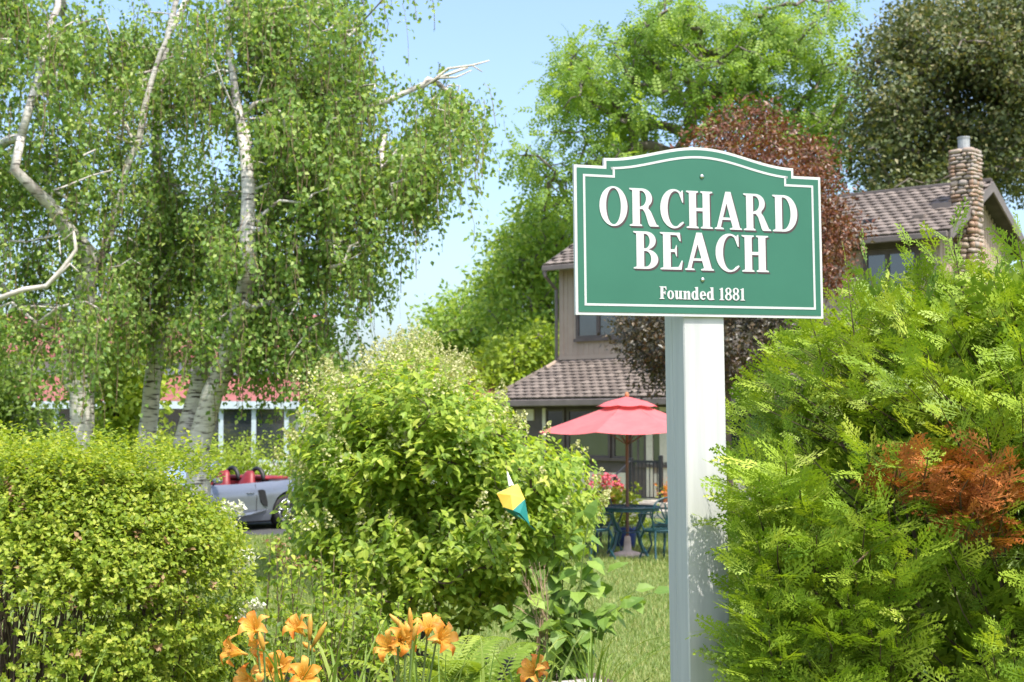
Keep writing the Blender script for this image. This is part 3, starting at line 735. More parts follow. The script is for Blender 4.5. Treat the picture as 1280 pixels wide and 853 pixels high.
    MB().lathe([(.12, 0), (.12, .24), (.13, .25), (.13, .28), (.05, .29)], 14, (cx - .03, cy, top + .05)).build('flue', 'galvanised', ch, smooth=False)
    mb = MB(); zr = ZE + (ZR - ZE) * (.55 + .4) / 2.48
    zr = ZE + (ZR - ZE) * (cy - hw + .4) / 2.48; mb.box(cx - .62, cx - hw - .02, cy - hw - .1, cy + hw, zr - .2, zr + .12); mb.build('saddle_flashing', 'fascia', roof_u)
    return h, hx, LY, O, ux, uy
HOUSE = brown_house()

# railing on the stoop
def stair_railing():
    h, hx, LY, O, ux, uy = HOUSE; L = lambda px: hx(px, LY - 1.0, .8)
    t = thing('stair_railing', 'black metal stair railing with thin balusters beside the house door', 'railing', O + ux * L(800) + uy * (LY - 1.0) + Vector((0, 0, .30)), R(-38.1))
    w = (L(826) - L(789)) * 1.0
    x0 = L(789) - L(800)
    for i, (x, hgt) in enumerate(((x0, .92), (x0 + w, .98))):
        MB().box(x - .04, x + .04, -.04, .04, 0, hgt, ch=.008).build('post', 'black_iron', t)
    MB().box(x0 + .04, x0 + w - .04, -.02, .02, .82, .87).build('top_rail', 'black_iron', t)
    MB().box(x0 + .04, x0 + w - .04, -.015, .015, .08, .11).build('bottom_rail', 'black_iron', t)
    n = 7
    for i in range(n):
        x = x0 + .04 + (w - .08) * (i + .5) / n
        MB().box(x - .008, x + .008, -.008, .008, .11, .82).build('baluster', 'black_iron', t)
    MB().tube([(x0, -.03, .85), (x0 - .12, -.42, .56), (x0 - .12, -.5, .50)], .022, 6).build('handrail', 'black_iron', t)
    MB().box(x0 - .16, x0 - .08, -.46, -.38, -.15, .56, ch=.008).build('post', 'black_iron', t)
stair_railing()

# ================================================================== COTTAGES WITH RED ROOFS
def cottage(name, label, loc, W, D, porch, rz=0, e1=4.0, ridge=5.5, seed=1, upper=True):
    t = thing(name, label, 'cottage', loc, rz)
    box_part('wall', 'cottage_white', t, 0, W, 0, D, 0, e1)
    V = [(-.4, -.4, e1 - .05), (W + .4, -.4, e1 - .05), (W + .4, D / 2, ridge), (-.4, D / 2, ridge), (W + .4, D + .4, e1 - .05), (-.4, D + .4, e1 - .05)]
    V2 = [(x, y, z - .14) for x, y, z in V]
    F = [(0, 1, 2, 3), (3, 2, 4, 5)] + [tuple(i + 6 for i in reversed(f)) for f in ((0, 1, 2, 3), (3, 2, 4, 5))] + [(6, 7, 1, 0), (7, 8, 2, 1), (8, 10, 4, 2), (10, 11, 5, 4), (11, 9, 3, 5), (9, 6, 0, 3)]
    r = build('roof', V + V2, F, 'red_roof', t)
    seams = MB()
    for i in range(int((W + .6) / .45)):
        x = -.3 + i * .45; seams.add([(x, -.41, e1 - .03), (x + .04, -.41, e1 - .03), (x + .04, D / 2, ridge + .03), (x, D / 2, ridge + .03), (x, -.41, e1 - .1), (x + .04, -.41, e1 - .1)], [(0, 1, 2, 3), (4, 5, 1, 0)])
    tag(seams.build('roof_seams', 'red_roof', r), kind='stuff')
    build('gable', [(0, 0, e1), (0, D, e1), (0, D / 2, ridge - .2), (W, 0, e1), (W, D, e1), (W, D / 2, ridge - .2)], [(0, 2, 1), (3, 4, 5)], 'cottage_white', t)
    if porch:
        P = [(-.5, -2.2, 2.55), (W + .5, -2.2, 2.55), (W + .5, -.002, 3.35), (-.5, -.002, 3.35)]
        pr = build('porch_roof', P + [(x, y, z - .12) for x, y, z in P], [(0, 1, 2, 3), (7, 6, 5, 4), (0, 4, 5, 1), (1, 5, 6, 2), (3, 7, 4, 0)], 'red_roof', t)
        box_part('fascia', 'cottage_trim', pr, -.5, W + .5, -2.26, -2.205, 2.36, 2.56)
        n = int(W / .85)
        for i in range(n + 1):
            x = W * i / n; box_part('porch_post', 'cottage_trim', t, x - .06, x + .06, -2.12, -2.0, 0, 2.42)
        for i in range(n):
            x = W * i / n
            box_part('porch_rail', 'cottage_trim', t, x + .062, x + W / n - .062, -2.09, -2.03, .92, 1.0)
            box_part('porch_screen', 'glass_dark', t, x + .062, x + W / n - .062, -2.07, -2.05, 1.001, 2.36)
            box_part('porch_panel', 'cottage_white', t, x + .062, x + W / n - .062, -2.08, -2.04, .05, .919)
    rg = random.Random(seed)
    for x in np.arange(.8, W - 1.2, 2.3):
        for z0, z1 in (((1.0, 2.2), (3.42, 3.85)) if upper else ((1.0, 2.2),)):
            w = MB(); a, b_ = x, x + 1.0
            w.box(a, b_, -.04, 0, z0, z0 + .08); w.box(a, b_, -.04, 0, z1 - .08, z1); w.box(a, a + .08, -.04, 0, z0 + .08, z1 - .08); w.box(b_ - .08, b_, -.04, 0, z0 + .08, z1 - .08)
            wo = w.build('window', 'cottage_trim', t); box_part('pane', 'glass_dark', wo, a + .08, b_ - .08, -.02, -.01, z0 + .08, z1 - .08)
    return t
c0 = at(-60, 535, 40)
cottage('cottage', 'white cottage with red metal roofs and pale blue porch posts behind the birches', (c0.x, 40, 0), 9.6, 6, True, R(2), e1=4.0, ridge=5.3)
c1 = at(500, 535, 44)
cottage('cottage', 'small white cottage with a red roof behind the hydrangea bush', (c1.x, 44, 0), 2.6, 4, False, R(4), e1=2.9, ridge=3.85, upper=False)

# ================================================================== PATIO: UMBRELLA, TABLE, CHAIRS
UMB = Vector((at(784, 600, 20.6).x, 20.6, 0))
def umbrella():
    t = thing('patio_umbrella', 'faded red patio umbrella standing open over the teal iron table', 'umbrella', UMB)
    rim, apex, rad = 1.79, 2.27, 1.37
    MB().tube([(0, 0, .04), (0, 0, 2.30)], .024, 10).build('pole', 'pole_wood', t)
    MB().lathe([(.25, .0), (.25, .035), (.18, .06), (.06, .09), (.045, .28), (.03, .3)], 18).build('base', 'concrete', t, smooth=True)
    MB().lathe([(.02, 2.28), (.035, 2.31), (.03, 2.34), (.012, 2.37)], 10).build('finial', 'rust', t, smooth=True)
    def prof(s):       # s 0 centre .. 1 rim: sag between apex and rim
        return apex - (apex - rim) * (.92 * s + .08 * s * s) - .02 * math.sin(s * math.pi)
    n = 8
    for k in range(n):
        a0 = 2 * math.pi * (k + .5) / n; a1 = 2 * math.pi * (k + 1.5) / n
        V = []; F = []; nr, nc = 7, 7
        for i in range(nr):
            s = .12 + .88 * i / (nr - 1)
            for j in range(nc):
                u = j / (nc - 1); a = a0 + (a1 - a0) * u
                p0 = Vector((math.cos(a0), math.sin(a0), 0)); p1 = Vector((math.cos(a1), math.sin(a1), 0))
                p = p0.lerp(p1, u) * rad * s
                p *= 1 - .05 * s * math.sin(u * math.pi) * (i == nr - 1)
                V.append((p.x, p.y, prof(s) - .035 * s * math.sin(u * math.pi)))
        for i in range(nr - 1):
            for j in range(nc - 1): F.append((i * nc + j, i * nc + j + 1, (i + 1) * nc + j + 1, (i + 1) * nc + j))
        build('canopy_panel', V, F, 'umbrella_red', t, smooth=True)
        V = []; F = []                         # vent cap with a scalloped hem
        for i in range(4):
            s = .02 + .30 * i / 3
            for j in range(7):
                u = j / 6; a = a0 + (a1 - a0) * u
                sc = .018 * math.sin(u * math.pi) if i == 3 else 0
                V.append((math.cos(a) * rad * s, math.sin(a) * rad * s, apex + .035 - s * .36 - (0 if i < 3 else .02 + sc)))
        for i in range(3):
            for j in range(6): F.append((i * 7 + j, i * 7 + j + 1, (i + 1) * 7 + j + 1, (i + 1) * 7 + j))
        build('vent_panel', V, F, 'umbrella_red', t, smooth=True)
        MB().tube([(math.cos(a0) * .05, math.sin(a0) * .05, apex - .03), (math.cos(a0) * rad * .98, math.sin(a0) * rad * .98, rim - .015)], .009, 5).build('rib', 'pole_wood', t)
        MB().tube([(math.cos(a0) * .03, math.sin(a0) * .03, 1.62), (math.cos(a0) * rad * .5, math.sin(a0) * rad * .5, prof(.5) - .02)], .007, 5).build('strut', 'pole_wood', t)
umbrella()

def patio_table():
    t = thing('patio_table', 'round teal cast iron table under the red umbrella', 'table', UMB)
    mb = MB(); r = .46
    ring = [(r * math.cos(2 * math.pi * i / 28), r * math.sin(2 * math.pi * i / 28), .71) for i in range(29)]
    mb.tube(ring, .02, 6); ring2 = [(x * .55, y * .55, z) for x, y, z in ring]; mb.tube(ring2, .01, 5); mb.tube([(x * .12, y * .12, z) for x, y, z in ring], .012, 5)
    for i in range(14):
        a = 2 * math.pi * i / 14; mb.tube([(.055 * math.cos(a), .055 * math.sin(a), .71), (r * math.cos(a + .2), r * math.sin(a + .2), .71)], .008, 4)
    mb.build('tabletop', 'teal_iron', t)
    MB().tube(ring[:], .012, 5).add([(x, y, z - .05) for x, y, z in ring[:-1]] + [(x, y, z) for x, y, z in ring[:-1]], [(i, (i + 1) % 28, 28 + (i + 1) % 28, 28 + i) for i in range(28)]).build('apron', 'teal_iron', t)
    for i in range(4):
        a = math.pi / 4 + i * math.pi / 2; c, s = math.cos(a), math.sin(a)
        MB().tube([(c * .36, s * .36, .69), (c * .30, s * .30, .55), (c * .2, s * .2, .38), (c * .27, s * .27, .18), (c * .38, s * .38, .02)], [.025, .022, .018, .018, .024], 6).build('leg', 'teal_iron', t)
    MB().tube([(.2 * math.cos(2 * math.pi * i / 16), .2 * math.sin(2 * math.pi * i / 16), .36) for i in range(17)], .009, 5).build('brace', 'teal_iron', t)
patio_table()

def iron_chair():
    t = thing('garden_chair', 'x', 'chair')
    mb = MB(); seat = [(.21 * math.cos(2 * math.pi * i / 24) * 1.05, .21 * math.sin(2 * math.pi * i / 24), .43) for i in range(25)]
    mb.tube(seat, .014, 5)
    for i in range(-4, 5): y = i * .045; w = .21 * math.sqrt(max(0, 1 - (y / .21) ** 2)); mb.tube([(-w, y, .43), (w, y, .43)], .009, 4)
    mb.add([(x, y, .40) for x, y, z in seat[:-1]] + [(x, y, .43) for x, y, z in seat[:-1]], [(i, (i + 1) % 24, 24 + (i + 1) % 24, 24 + i) for i in range(24)])
    mb.build('seat', 'teal_iron', t)
    for sx in (-1, 1):
        MB().tube([(sx * .16, -.15, .42), (sx * .2, -.19, .3), (sx * .17, -.17, .14), (sx * .21, -.23, 0)], [.02, .02, .014, .02], 6).build('leg', 'teal_iron', t)
        MB().tube([(sx * .16, .15, .42), (sx * .18, .18, .25), (sx * .2, .23, 0)], [.018, .014, .018], 6).build('leg', 'teal_iron', t)
        MB().tube([(sx * .22, .16, .66), (sx * .27, .02, .66), (sx * .27, -.12, .64), (sx * .23, -.15, .56), (sx * .2, -.1, .43)], .013, 5).build('armrest', 'teal_iron', t)
    bk = MB(); Y = .19
    out = [(-.2, Y - .02, .43), (-.23, Y, .58), (-.24, Y + .03, .72)] + [(-.24 * math.cos(math.pi * i / 10), Y + .05, .74 + .15 * math.sin(math.pi * i / 10)) for i in range(11)] + [(.24, Y + .03, .72), (.23, Y, .58), (.2, Y - .02, .43)]
    bk.tube(out, .013, 6); bk.build('backrest', 'teal_iron', t)
    fan = MB()
    for i in range(7):                         # petal loops of the fan back
        a = math.pi * (.1 + .8 * i / 6); L = .33
        c = Vector((0, Y + .01, .52)); d = Vector((math.cos(a) * .68, .05, math.sin(a))); s = Vector((-math.sin(a), 0, math.cos(a)))
        fan.tube([c, c + d * L * .5 + s * .035, c + d * L * .85 + s * .045, c + d * L, c + d * L * .85 - s * .045, c + d * L * .5 - s * .035, c], .007, 4)
    for sx in (-1, 1):
        fan.tube([(sx * .2, Y - .01, .50), (sx * .1, Y, .55), (sx * .07, Y, .48), (sx * .13, Y, .46)], .007, 4)
    fan.tube([(-.21, Y - .01, .5), (.21, Y - .01, .5)], .009, 4)
    fan.build('back_scrollwork', 'teal_iron', t)
    return t
chair = iron_chair()
spots = [(-.52, -.42, R(128), 'teal cast iron chair beside the umbrella table, next to the geranium pot'), (.40, -.62, R(205), 'teal cast iron fan backed chair turned away from the lawn at the table'),
         (.62, .35, R(-62), 'teal cast iron chair on the stoop side of the umbrella table'), (-.30, .74, R(22), 'teal cast iron chair on the far side of the table, facing the lawn')]
for i, (dx, dy, rz, lab) in enumerate(spots):
    o = chair if i == 0 else copy_tree(chair)
    o.location = UMB + Vector((dx, dy, 0)); o.rotation_euler = (0, 0, rz); tag(o, lab, 'chair', 'iron chairs round the patio table')

# geranium pot on a plant stand
def geranium():
    p = at(757, 620, 22.5); g = thing('geranium_pot', 'pot of pink geraniums on an iron stand beside the patio table', 'flower pot', (p.x, 22.5, 0))
    MB().lathe([(.13, .50), (.15, .55), (.21, .74), (.23, .76), (.23, .79), (.2, .785)], 16).build('pot', 'rust', g, smooth=True)
    for k in range(3):
        a = k * 2.1; MB().tube([(.12 * math.cos(a), .12 * math.sin(a), .5), (.14 * math.cos(a), .14 * math.sin(a), .3), (.2 * math.cos(a), .2 * math.sin(a), 0)], .012, 5).build('stand_leg', 'black_iron', g)
    MB().tube([(.12 * math.cos(i * .4488), .12 * math.sin(i * .4488), .5) for i in range(15)], .012, 5).build('stand_ring', 'black_iron', g)
    rng = np.random.default_rng(4)
    c = np.array([p.x, 22.5, .86]) + rng.normal(size=(60, 3)) * np.array([.2, .16, .09]); c[:, 2] = np.maximum(c[:, 2], .74)
    V, F = leaf_cloud(c - np.array([0, 0, .06]), 7, .045, .07, rng, LEAFB); build_np('foliage', V, F, 'spirea_leaf', g)
    st = MB()
    for k, (dx, dz) in enumerate(((-.14, .28), (-.05, .34), (.05, .31), (-.2, .2), (.16, .2), (.22, .12), (0, .2))):
        q = np.array([p.x + dx, 22.5 - .1 + rng.uniform(-.1, .1), .80 + dz * .85])
        st.tube([(q[0] * .5 + p.x * .5, q[1], .82), tuple(q)], .005, 4)
        V, F = leaf_cloud(np.repeat(q[None], 14, 0) + rng.normal(size=(14, 3)) * .03, 4, .02, .05, rng, LEAFB); build_np('bloom', V, F, 'pink_bloom', g)
    st.build('stem', 'green_stem', g, world=True)
    # trailing plant below the stand
    p2 = at(782, 640, 22.2); g2 = thing('leafy_pot_plant', 'bushy light green plant in a blue pot near the geraniums', 'plant', (p2.x, 22.2, 0))
    MB().lathe([(.14, 0), (.19, .3), (.2, .32), (.17, .315)], 14).build('pot', 'blue_pot', g2, smooth=True)
    c = np.array([p2.x, 22.2, .55]) + rng.normal(size=(90, 3)) * np.array([.17, .15, .16]); c[:, 2] = np.maximum(c[:, 2], .3)
    V, F = leaf_cloud(c, 7, .05, .08, rng, LEAF); build_np('foliage', V, F, 'spirea_leaf', g2)
    MB().tube([(p2.x, 22.2, .3), (p2.x, 22.2, .6)], .012, 5).build('stem', 'green_stem', g2, world=True)
    h, hx, LY, O, ux, uy = HOUSE; L = lambda px: hx(px, LY - .85, .4)
    q = O + ux * L(832) + uy * (LY - .85) + Vector((0, 0, .30)); g3 = thing('orange_flower_pot', 'small pot of orange flowers on the concrete stoop', 'flower pot', q)
    MB().lathe([(.09, 0), (.13, .2), (.14, .22), (.11, .215)], 12).build('pot', 'rust', g3, smooth=True)
    c = np.array(q) + np.array([0, 0, .3]) + rng.normal(size=(24, 3)) * .07
    V, F = leaf_cloud(c, 5, .04, .06, rng, LEAFB); build_np('bloom', V, F, 'orange_bloom', g3)
    V, F = leaf_cloud(c - np.array([0, 0, .06]), 5, .04, .06, rng, LEAF); build_np('foliage', V, F, 'spirea_leaf', g3)
geranium()

# ================================================================== SILVER CONVERTIBLE
def car():
    W0 = at(360, 640, 26.3)
    yaw = R(180 + 50)
    t = thing('convertible_car', 'silver open top sports car with red seats parked behind the clipped shrub', 'car', (0, 0, 0), yaw)
    ra, fa, wr = -1.12, 1.32, .325          # axle positions, wheel radius
    # place so that the near rear wheel falls where the photograph shows it (near side is local +y)
    off = Matrix.Rotation(yaw, 3, 'Z') @ Vector((ra, .86, 0)); t.location = (W0.x - off.x, 26.3 - off.y, .004)
    HW = .89
    def belt(x):
        pts = [(-2.12, .74), (-1.95, .83), (-1.6, .895), (-1.1, .895), (-.6, .865), (0, .84), (.55, .84), (.9, .845), (1.3, .815), (1.7, .72), (2.0, .60), (2.15, .50)]
        return float(np.interp(x, [p[0] for p in pts], [p[1] for p in pts]))
    def width(x): return float(np.interp(x, [-2.12, -1.9, -1.4, -1.0, -.2, .6, 1.3, 1.7, 2.0, 2.15], [.68, .80, .88, .89, .855, .86, .885, .86, .74, .55]))
    def bottom(x):
        z = .17 if abs(x) < 1.9 else .17 + (abs(x) - 1.9) * .5
        for a in (ra, fa):
            d = abs(x - a)
            if d < wr + .05: z = max(z, math.sqrt((wr + .05) ** 2 - d * d) + wr - .01)
        return z
    xs = sorted(set([round(-2.12 + 4.27 * i / 60, 4) for i in range(61)] + [a + s * (wr + .049) for a in (ra, fa) for s in (-1, 1)] + [a + s * (wr + .06) for a in (ra, fa) for s in (-1, 1)]))
    prof = [(0, .93), (.15, .975), (.35, .985), (.5, .985), (.62, 1.0), (.78, .985), (.92, .945), (1, .89)]   # height fraction, width fraction
    V = []; F = []; m_ = len(prof)
    for s in (1, -1):
        k0 = len(V)
        for x in xs:
            zb, zt, w = bottom(x), belt(x), width(x)
            full = zt - .17
            for fz, fw in prof:
                z = zb + (zt - zb) * fz; g = (z - .17) / full; ww = np.interp(g, [p[0] for p in prof], [p[1] for p in prof])
                V.append((x, s * w * ww, z))
        for i in range(len(xs) - 1):
            for j in range(m_ - 1):
                f = (k0 + i * m_ + j, k0 + i * m_ + j + 1, k0 + (i + 1) * m_ + j + 1, k0 + (i + 1) * m_ + j)
                F.append(f if s < 0 else tuple(reversed(f)))
    n = len(xs)
    # hood and rear deck, crowned
    for region in ((-2.13, -.78), (.72, 2.2)):
        idx = [i for i in range(n) if region[0] <= xs[i] <= region[1]]; rows = []
        for i in idx:
            x = xs[i]; zt = belt(x); w = width(x) * .89; row = [i * m_ + m_ - 1]
            for u in (.7, .35, 0, -.35, -.7):
                V.append((x, w * u, zt + .035 * (1 - u * u))); row.append(len(V) - 1)
            row.append(n * m_ + i * m_ + m_ - 1); rows.append(row)
        for a, b_ in zip(rows[:-1], rows[1:]):
            for j in range(6): F.append((a[j], a[j + 1], b_[j + 1], b_[j]))
    for i in (0, n - 1):                            # end caps
        a = [i * m_ + j for j in range(m_)]; b_ = [n * m_ + i * m_ + j for j in range(m_)]
        for j in range(m_ - 1): F.append((a[j], b_[j], b_[j + 1], a[j + 1]))
    body = build('body', V, F, 'car_silver', t, smooth=True)
    box_part('floor_pan', 'dark_plastic', t, -1.95, 1.95, -.70, .70, .13, .30)
    tub = MB(); tub.box(-.78, .72, -.74, -.70, .3, .82); tub.box(-.78, .72, .70, .74, .3, .82); tub.box(-.82, -.78, -.70, .70, .3, .86); tub.box(.72, .76, -.70, .70, .3, .84)
    tub.build('cabin_lining', 'car_red', t)
    box_part('dashboard', 'dark_plastic', t, .45, .72, -.69, .69, .60, .84, ch=.05)
    MB().box(-1.35, -.80, -.62, .62, .88, .955, ch=.03).build('soft_top_cover', 'car_red', t, smooth=False)
    for s in (-1, 1):
        st = MB(); y = s * .36
        st.box(-.45, .12, y - .24, y + .24, .32, .50, ch=.05)
        st.add([], [])
        so_ = st.build('seat', 'car_red', t, smooth=False)
        V2 = []; F2 = []
        prof2 = [(.42, .24, .09), (.6, .245, .10), (.8, .23, .10), (.92, .16, .085), (1.0, .13, .075), (1.06, .07, .04)]
        for z, hw_, hd in prof2:
            cx = -.45 - (z - .42) * .28
            for k in range(10): a = 2 * math.pi * k / 10; V2.append((cx + hd * math.cos(a), y + hw_ * math.copysign(abs(math.sin(a)) ** .7, math.sin(a)), z))
        for i in range(len(prof2) - 1):
            for k in range(10): F2.append((i * 10 + k, i * 10 + (k + 1) % 10, (i + 1) * 10 + (k + 1) % 10, (i + 1) * 10 + k))
        F2.append(tuple(range(50, 60))); build('seat_back', V2, F2, 'car_red', t, smooth=True)
        pts = [(-.80 + .0, y + .19 * math.cos(math.pi * i / 10), .86 + .24 * math.sin(math.pi * i / 10)) for i in range(11)]
        MB().tube(pts, .04, 8).build('roll_hoop', 'dark_plastic', t, smooth=True)
        # side intake, door seam, handle, mirror, sill blade
        vent = [(-.56, .71), (-.50, .735), (-.42, .725), (-.43, .62), (-.47, .52), (-.54, .44), (-.62, .42), (-.62, .50)]
        vb = MB(); yy = .872
        vb.add([(x, s * (width(x) * 1.0 + .006), z) for x, z in vent] + [(x, s * (width(x) - .06), z) for x, z in vent], [tuple(range(8)) if s < 0 else tuple(reversed(range(8)))] + [(i, (i + 1) % 8, 8 + (i + 1) % 8, 8 + i) for i in range(8)])
        vb.build('side_intake', 'dark_plastic', t)
        sm = MB()
        for xd in (-.38, .78): sm.tube([(xd, s * (width(xd) * .985), .30), (xd, s * (width(xd) * 1.0 + .001), .6), (xd, s * (width(xd) * .94), .83)], .005, 4)
        sm.build('door_seam', 'dark_plastic', t)
        MB().box(-.32, -.16, s * .862 - .015, s * .862 + .015, .665, .69, ch=.006).build('door_handle', 'car_silver', t)
        V3 = MB().lathe([(.01, -.10), (.06, -.08), (.075, 0), (.06, .08), (.01, .10)], 10)
        V3.v = [(.56 + v[0] * .9, s * .93 + v[2], .92 + v[1] * .75) for v in V3.v]; V3.build('mirror', 'car_silver', t, smooth=True)
        MB().tube([(.56, s * .80, .84), (.56, s * .90, .90)], .02, 5).build('mirror_stalk', 'dark_plastic', t)
        V4 = [(-.6, s * .87, .36), (-.2, s * .88, .30), (.6, s * .885, .25), (.95, s * .87, .25)]
        MB().tube(V4, [.015, .035, .03, .012], 6).build('sill_blade', 'car_silver', t, smooth=True)
        hl = MB().lathe([(.02, -.09), (.09, -.05), (.1, .02), (.02, .06)], 12); hl.v = [(1.82 + v[0], s * .64 + v[1] * .8, .66 + v[2] * .6) for v in hl.v]; hl.build('headlight', 'glass_clear', t, smooth=True)
        tl = MB().box(-2.13, -2.02, s * .62 - .14, s * .62 + .1, .62, .74, ch=.03); tl.build('tail_light', 'car_red', t)
    # windscreen
    p = lambda x, y, z: (x, y, z)
    f0 = [(.86, -.70, .85), (.30, -.60, 1.22), (.24, 0, 1.26), (.30, .60, 1.22), (.86, .70, .85)]
    ws = MB().tube(f0, .028, 6).build('windscreen', 'car_silver', t, smooth=True)
    build('pane', [(.86, -.68, .86), (.31, -.59, 1.21), (.25, 0, 1.25), (.31, .59, 1.21), (.86, .68, .86), (.98, 0, .87)], [(0, 1, 2, 5), (5, 2, 3, 4)], 'glass_clear', ws)
    for x in (ra, fa):
        for s in (-1, 1):
            w = MB().lathe([(.21, -.11), (.30, -.11), (.322, -.08), (.325, 0), (.322, .08), (.30, .11), (.21, .11)], 28, (x, s * .76, wr), 'y').build('wheel', 'rubber', t, smooth=True)
            rim = MB(); ys = s * .87
            rim.tube([(x + .22 * math.cos(2 * math.pi * i / 24), ys, wr + .22 * math.sin(2 * math.pi * i / 24)) for i in range(25)], .018, 6)
            for k in range(5):
                a = 2 * math.pi * k / 5 + .3
                for da in (-.11, .11): rim.tube([(x + .04 * math.cos(a), ys, wr + .04 * math.sin(a)), (x + .215 * math.cos(a + da), ys, wr + .215 * math.sin(a + da))], .014, 5)
            rim.lathe([(.05, -.02), (.055, .0), (.03, .02)], 12, (x, ys, wr), 'y')
            rim.build('rim', 'rim_metal', w, smooth=True)
car()

# ================================================================== TREES
def tree(name, label, cat, base, paths, targets, leaves, bark, rng, parts=None, group=None, tip=.012, step=.6, wob=.08, upw=.6, power=.5):
    """leaves(ends) -> list of (part name, V, F, material, rnd)"""
    t = thing(name, label, cat, base, group=group)
    pos, par, rad, ends, ntr = grow(paths, targets, rng, tip, step, wob, upw, power)
    chains_mesh(pos, par, rad, 9).build('trunk', bark, t, smooth=True, world=True)
    for nm, V, F, mt, rn in leaves(pos, par, rad, ends, ntr): build_np(nm, V, F, mt, t, rnd=rn)
    return t
def trunk_px(pts, Y, dY=None):
    """trunk line from picture points (px, py, radius m); the first point drops to the ground"""
    out = []
    for k, (x, y, r) in enumerate(pts):
        yy = Y + (dY[k] if dY else 0); p = at(x, y, yy); out.append((p.x, p.y, p.z, r))
    g = out[0]; return [(g[0], g[1], 0.0, g[3] * 1.25)] + out
def strands(starts, rng, lmin, lmax, leaf, per_m, sway=.12):
    """hanging twigs with leaves along them"""
    n = len(starts); L = rng.uniform(lmin, lmax, n); a = rng.uniform(0, 2 * math.pi, n)
    out = np.stack([np.cos(a), np.sin(a), np.zeros(n)], 1) * rng.uniform(.1, .6, n)[:, None]
    K = 4; pts = []
    for k in range(K + 1):
        s = k / K; p = starts + out * (1 - (1 - s) ** 2) * L[:, None] * .8; p[:, 2] += L * (.10 * math.sin(s * 2.2) - s ** 1.3); p[:, :2] += rng.normal(size=(n, 2)) * .02 * s; pts.append(p)
    pts = np.stack(pts, 1); pts[:, :, 2] = np.maximum(pts[:, :, 2], .6)
    # thin twig strips
    w = .004; sd = np.stack([-np.sin(a), np.cos(a), np.zeros(n)], 1)[:, None, :] * w
    Vt = np.stack([pts - sd, pts + sd], 2).reshape(n, -1, 3)
    tf = np.array([(2 * k, 2 * k + 1, 2 * k + 3, 2 * k + 2) for k in range(K)])
    Ft = (tf[None] + (np.arange(n) * 2 * (K + 1))[:, None, None]).reshape(-1, 4); Vt = Vt.reshape(-1, 3)
    m_ = int(per_m * (lmin + lmax) / 2); s = rng.random((n, m_)) ** .85 * .999; i = np.floor(s * K).astype(int); f = (s * K - i)[..., None]
    rows = np.arange(n)[:, None]; P = pts[rows, i] * (1 - f) + pts[rows, np.minimum(i + 1, K)] * f
    P = P.reshape(-1, 3) + rng.normal(size=(n * m_, 3)) * .05
    D = unit(rand_dirs(rng, n * m_) * .8 + np.array([0, 0, -.6])); N = unit(rand_dirs(rng, n * m_) + np.array([.2, -.5, .35]))
    Vl, Fl = scatter(LEAFB[0], LEAFB[1], P, D, N, leaf * rng.uniform(.7, 1.25, n * m_))
    return (Vt, Ft), (Vl, Fl)

def birch(label, base_paths, blobs, nt, nst, seed, Y0, yd, lmax=.85):
    rng = np.random.default_rng(seed)
    T = blob_points(blobs, nt, Y0, yd, rng, .1)
    def leaves(pos, par, rad, ends, ntr):
        E = pos[ends]; w = rng.gamma(1.3, 1, len(E)); far = rng.choice(len(E), size=nst, p=w / w.sum()); S = E[far] + rng.normal(size=(nst, 3)) * .17
        (Vt, Ft), (Vl, Fl) = strands(S, rng, .2, lmax, .066, 36)
        return [('crown', Vl, Fl, 'birch_leaf', None), ('twigs', Vt, Ft, 'twig', None)]
    g = base_paths[0][0]
    return tree('birch_tree', label, 'tree', (g[0], g[1], 0), base_paths, T, leaves, 'birch_bark', rng, group='birch trees on the lawn', tip=.009, step=.35, wob=.05, upw=.25)
YB = 17.5
bA = trunk_px([(103, 545, .15), (106, 440, .14), (112, 320, .13), (62, 255, .075), (18, 212, .06), (38, 130, .048), (72, 10, .04), (90, -90, .03)], YB, [0, 0, -.2, -.8, -1.2, -1.0, -.5, 0, 0])
bA2 = [tuple(at(104, 470, YB)) + (.1, 'join')] + [tuple(at(x, y, YB)) + (r,) for x, y, r in ((88, 480, .09), (82, 450, .08), (150, 250, .05), (190, 100, .035), (232, 0, .03))]
bA3 = [tuple(at(18, 212, YB)) + (.08, 'join')] + [tuple(at(x, y, YB - .1)) + (r,) for x, y, r in ((-20, 190, .07), (-60, 100, .05))]
birch('white barked birch with a thick limb bending away from the drive', [bA, bA2, bA3], [(60, 60, 120, 90), (20, 180, 90, 90), (120, 190, 90, 100), (50, 330, 95, 80), (140, 320, 70, 80), (20, 410, 70, 40), (-60, 250, 80, 200), (120, 410, 50, 40)], 150, 1850, 11, YB, 1.6)
bB = trunk_px([(183, 548, .12), (190, 480, .11), (200, 400, .10), (205, 300, .09), (195, 180, .07), (205, 70, .05), (230, -40, .03)], YB + 1.2)
birch('slender birch with hidden stem between the thick limbed and twin stemmed birches', [bB], [(190, 90, 90, 100), (210, 230, 80, 100), (180, 350, 70, 60), (240, 330, 60, 70), (215, 410, 50, 30)], 100, 1250, 12, YB + 1.2, 1.4)
bC = trunk_px([(248, 556, .14), (266, 490, .13), (290, 420, .115), (312, 330, .095), (311, 240, .08), (300, 150, .055), (286, 60, .04), (280, -60, .03)], YB - .4, [0, -.1, -.4, -.9, -.9, -.5, 0, 0, 0])
bC2 = [tuple(at(240, 575, YB - .4)) + (.13, 'join')] + [tuple(at(x, y, YB)) + (r,) for x, y, r in ((228, 556, .12), (246, 490, .11), (280, 380, .08), (350, 250, .06), (390, 120, .05), (400, 0, .035))]
bC3 = [tuple(at(311, 240, YB - .4)) + (.07, 'join')] + [tuple(at(x, y, YB - .3)) + (r,) for x, y, r in ((370, 200, .06), (450, 140, .045), (530, 105, .03), (585, 84, .02))]
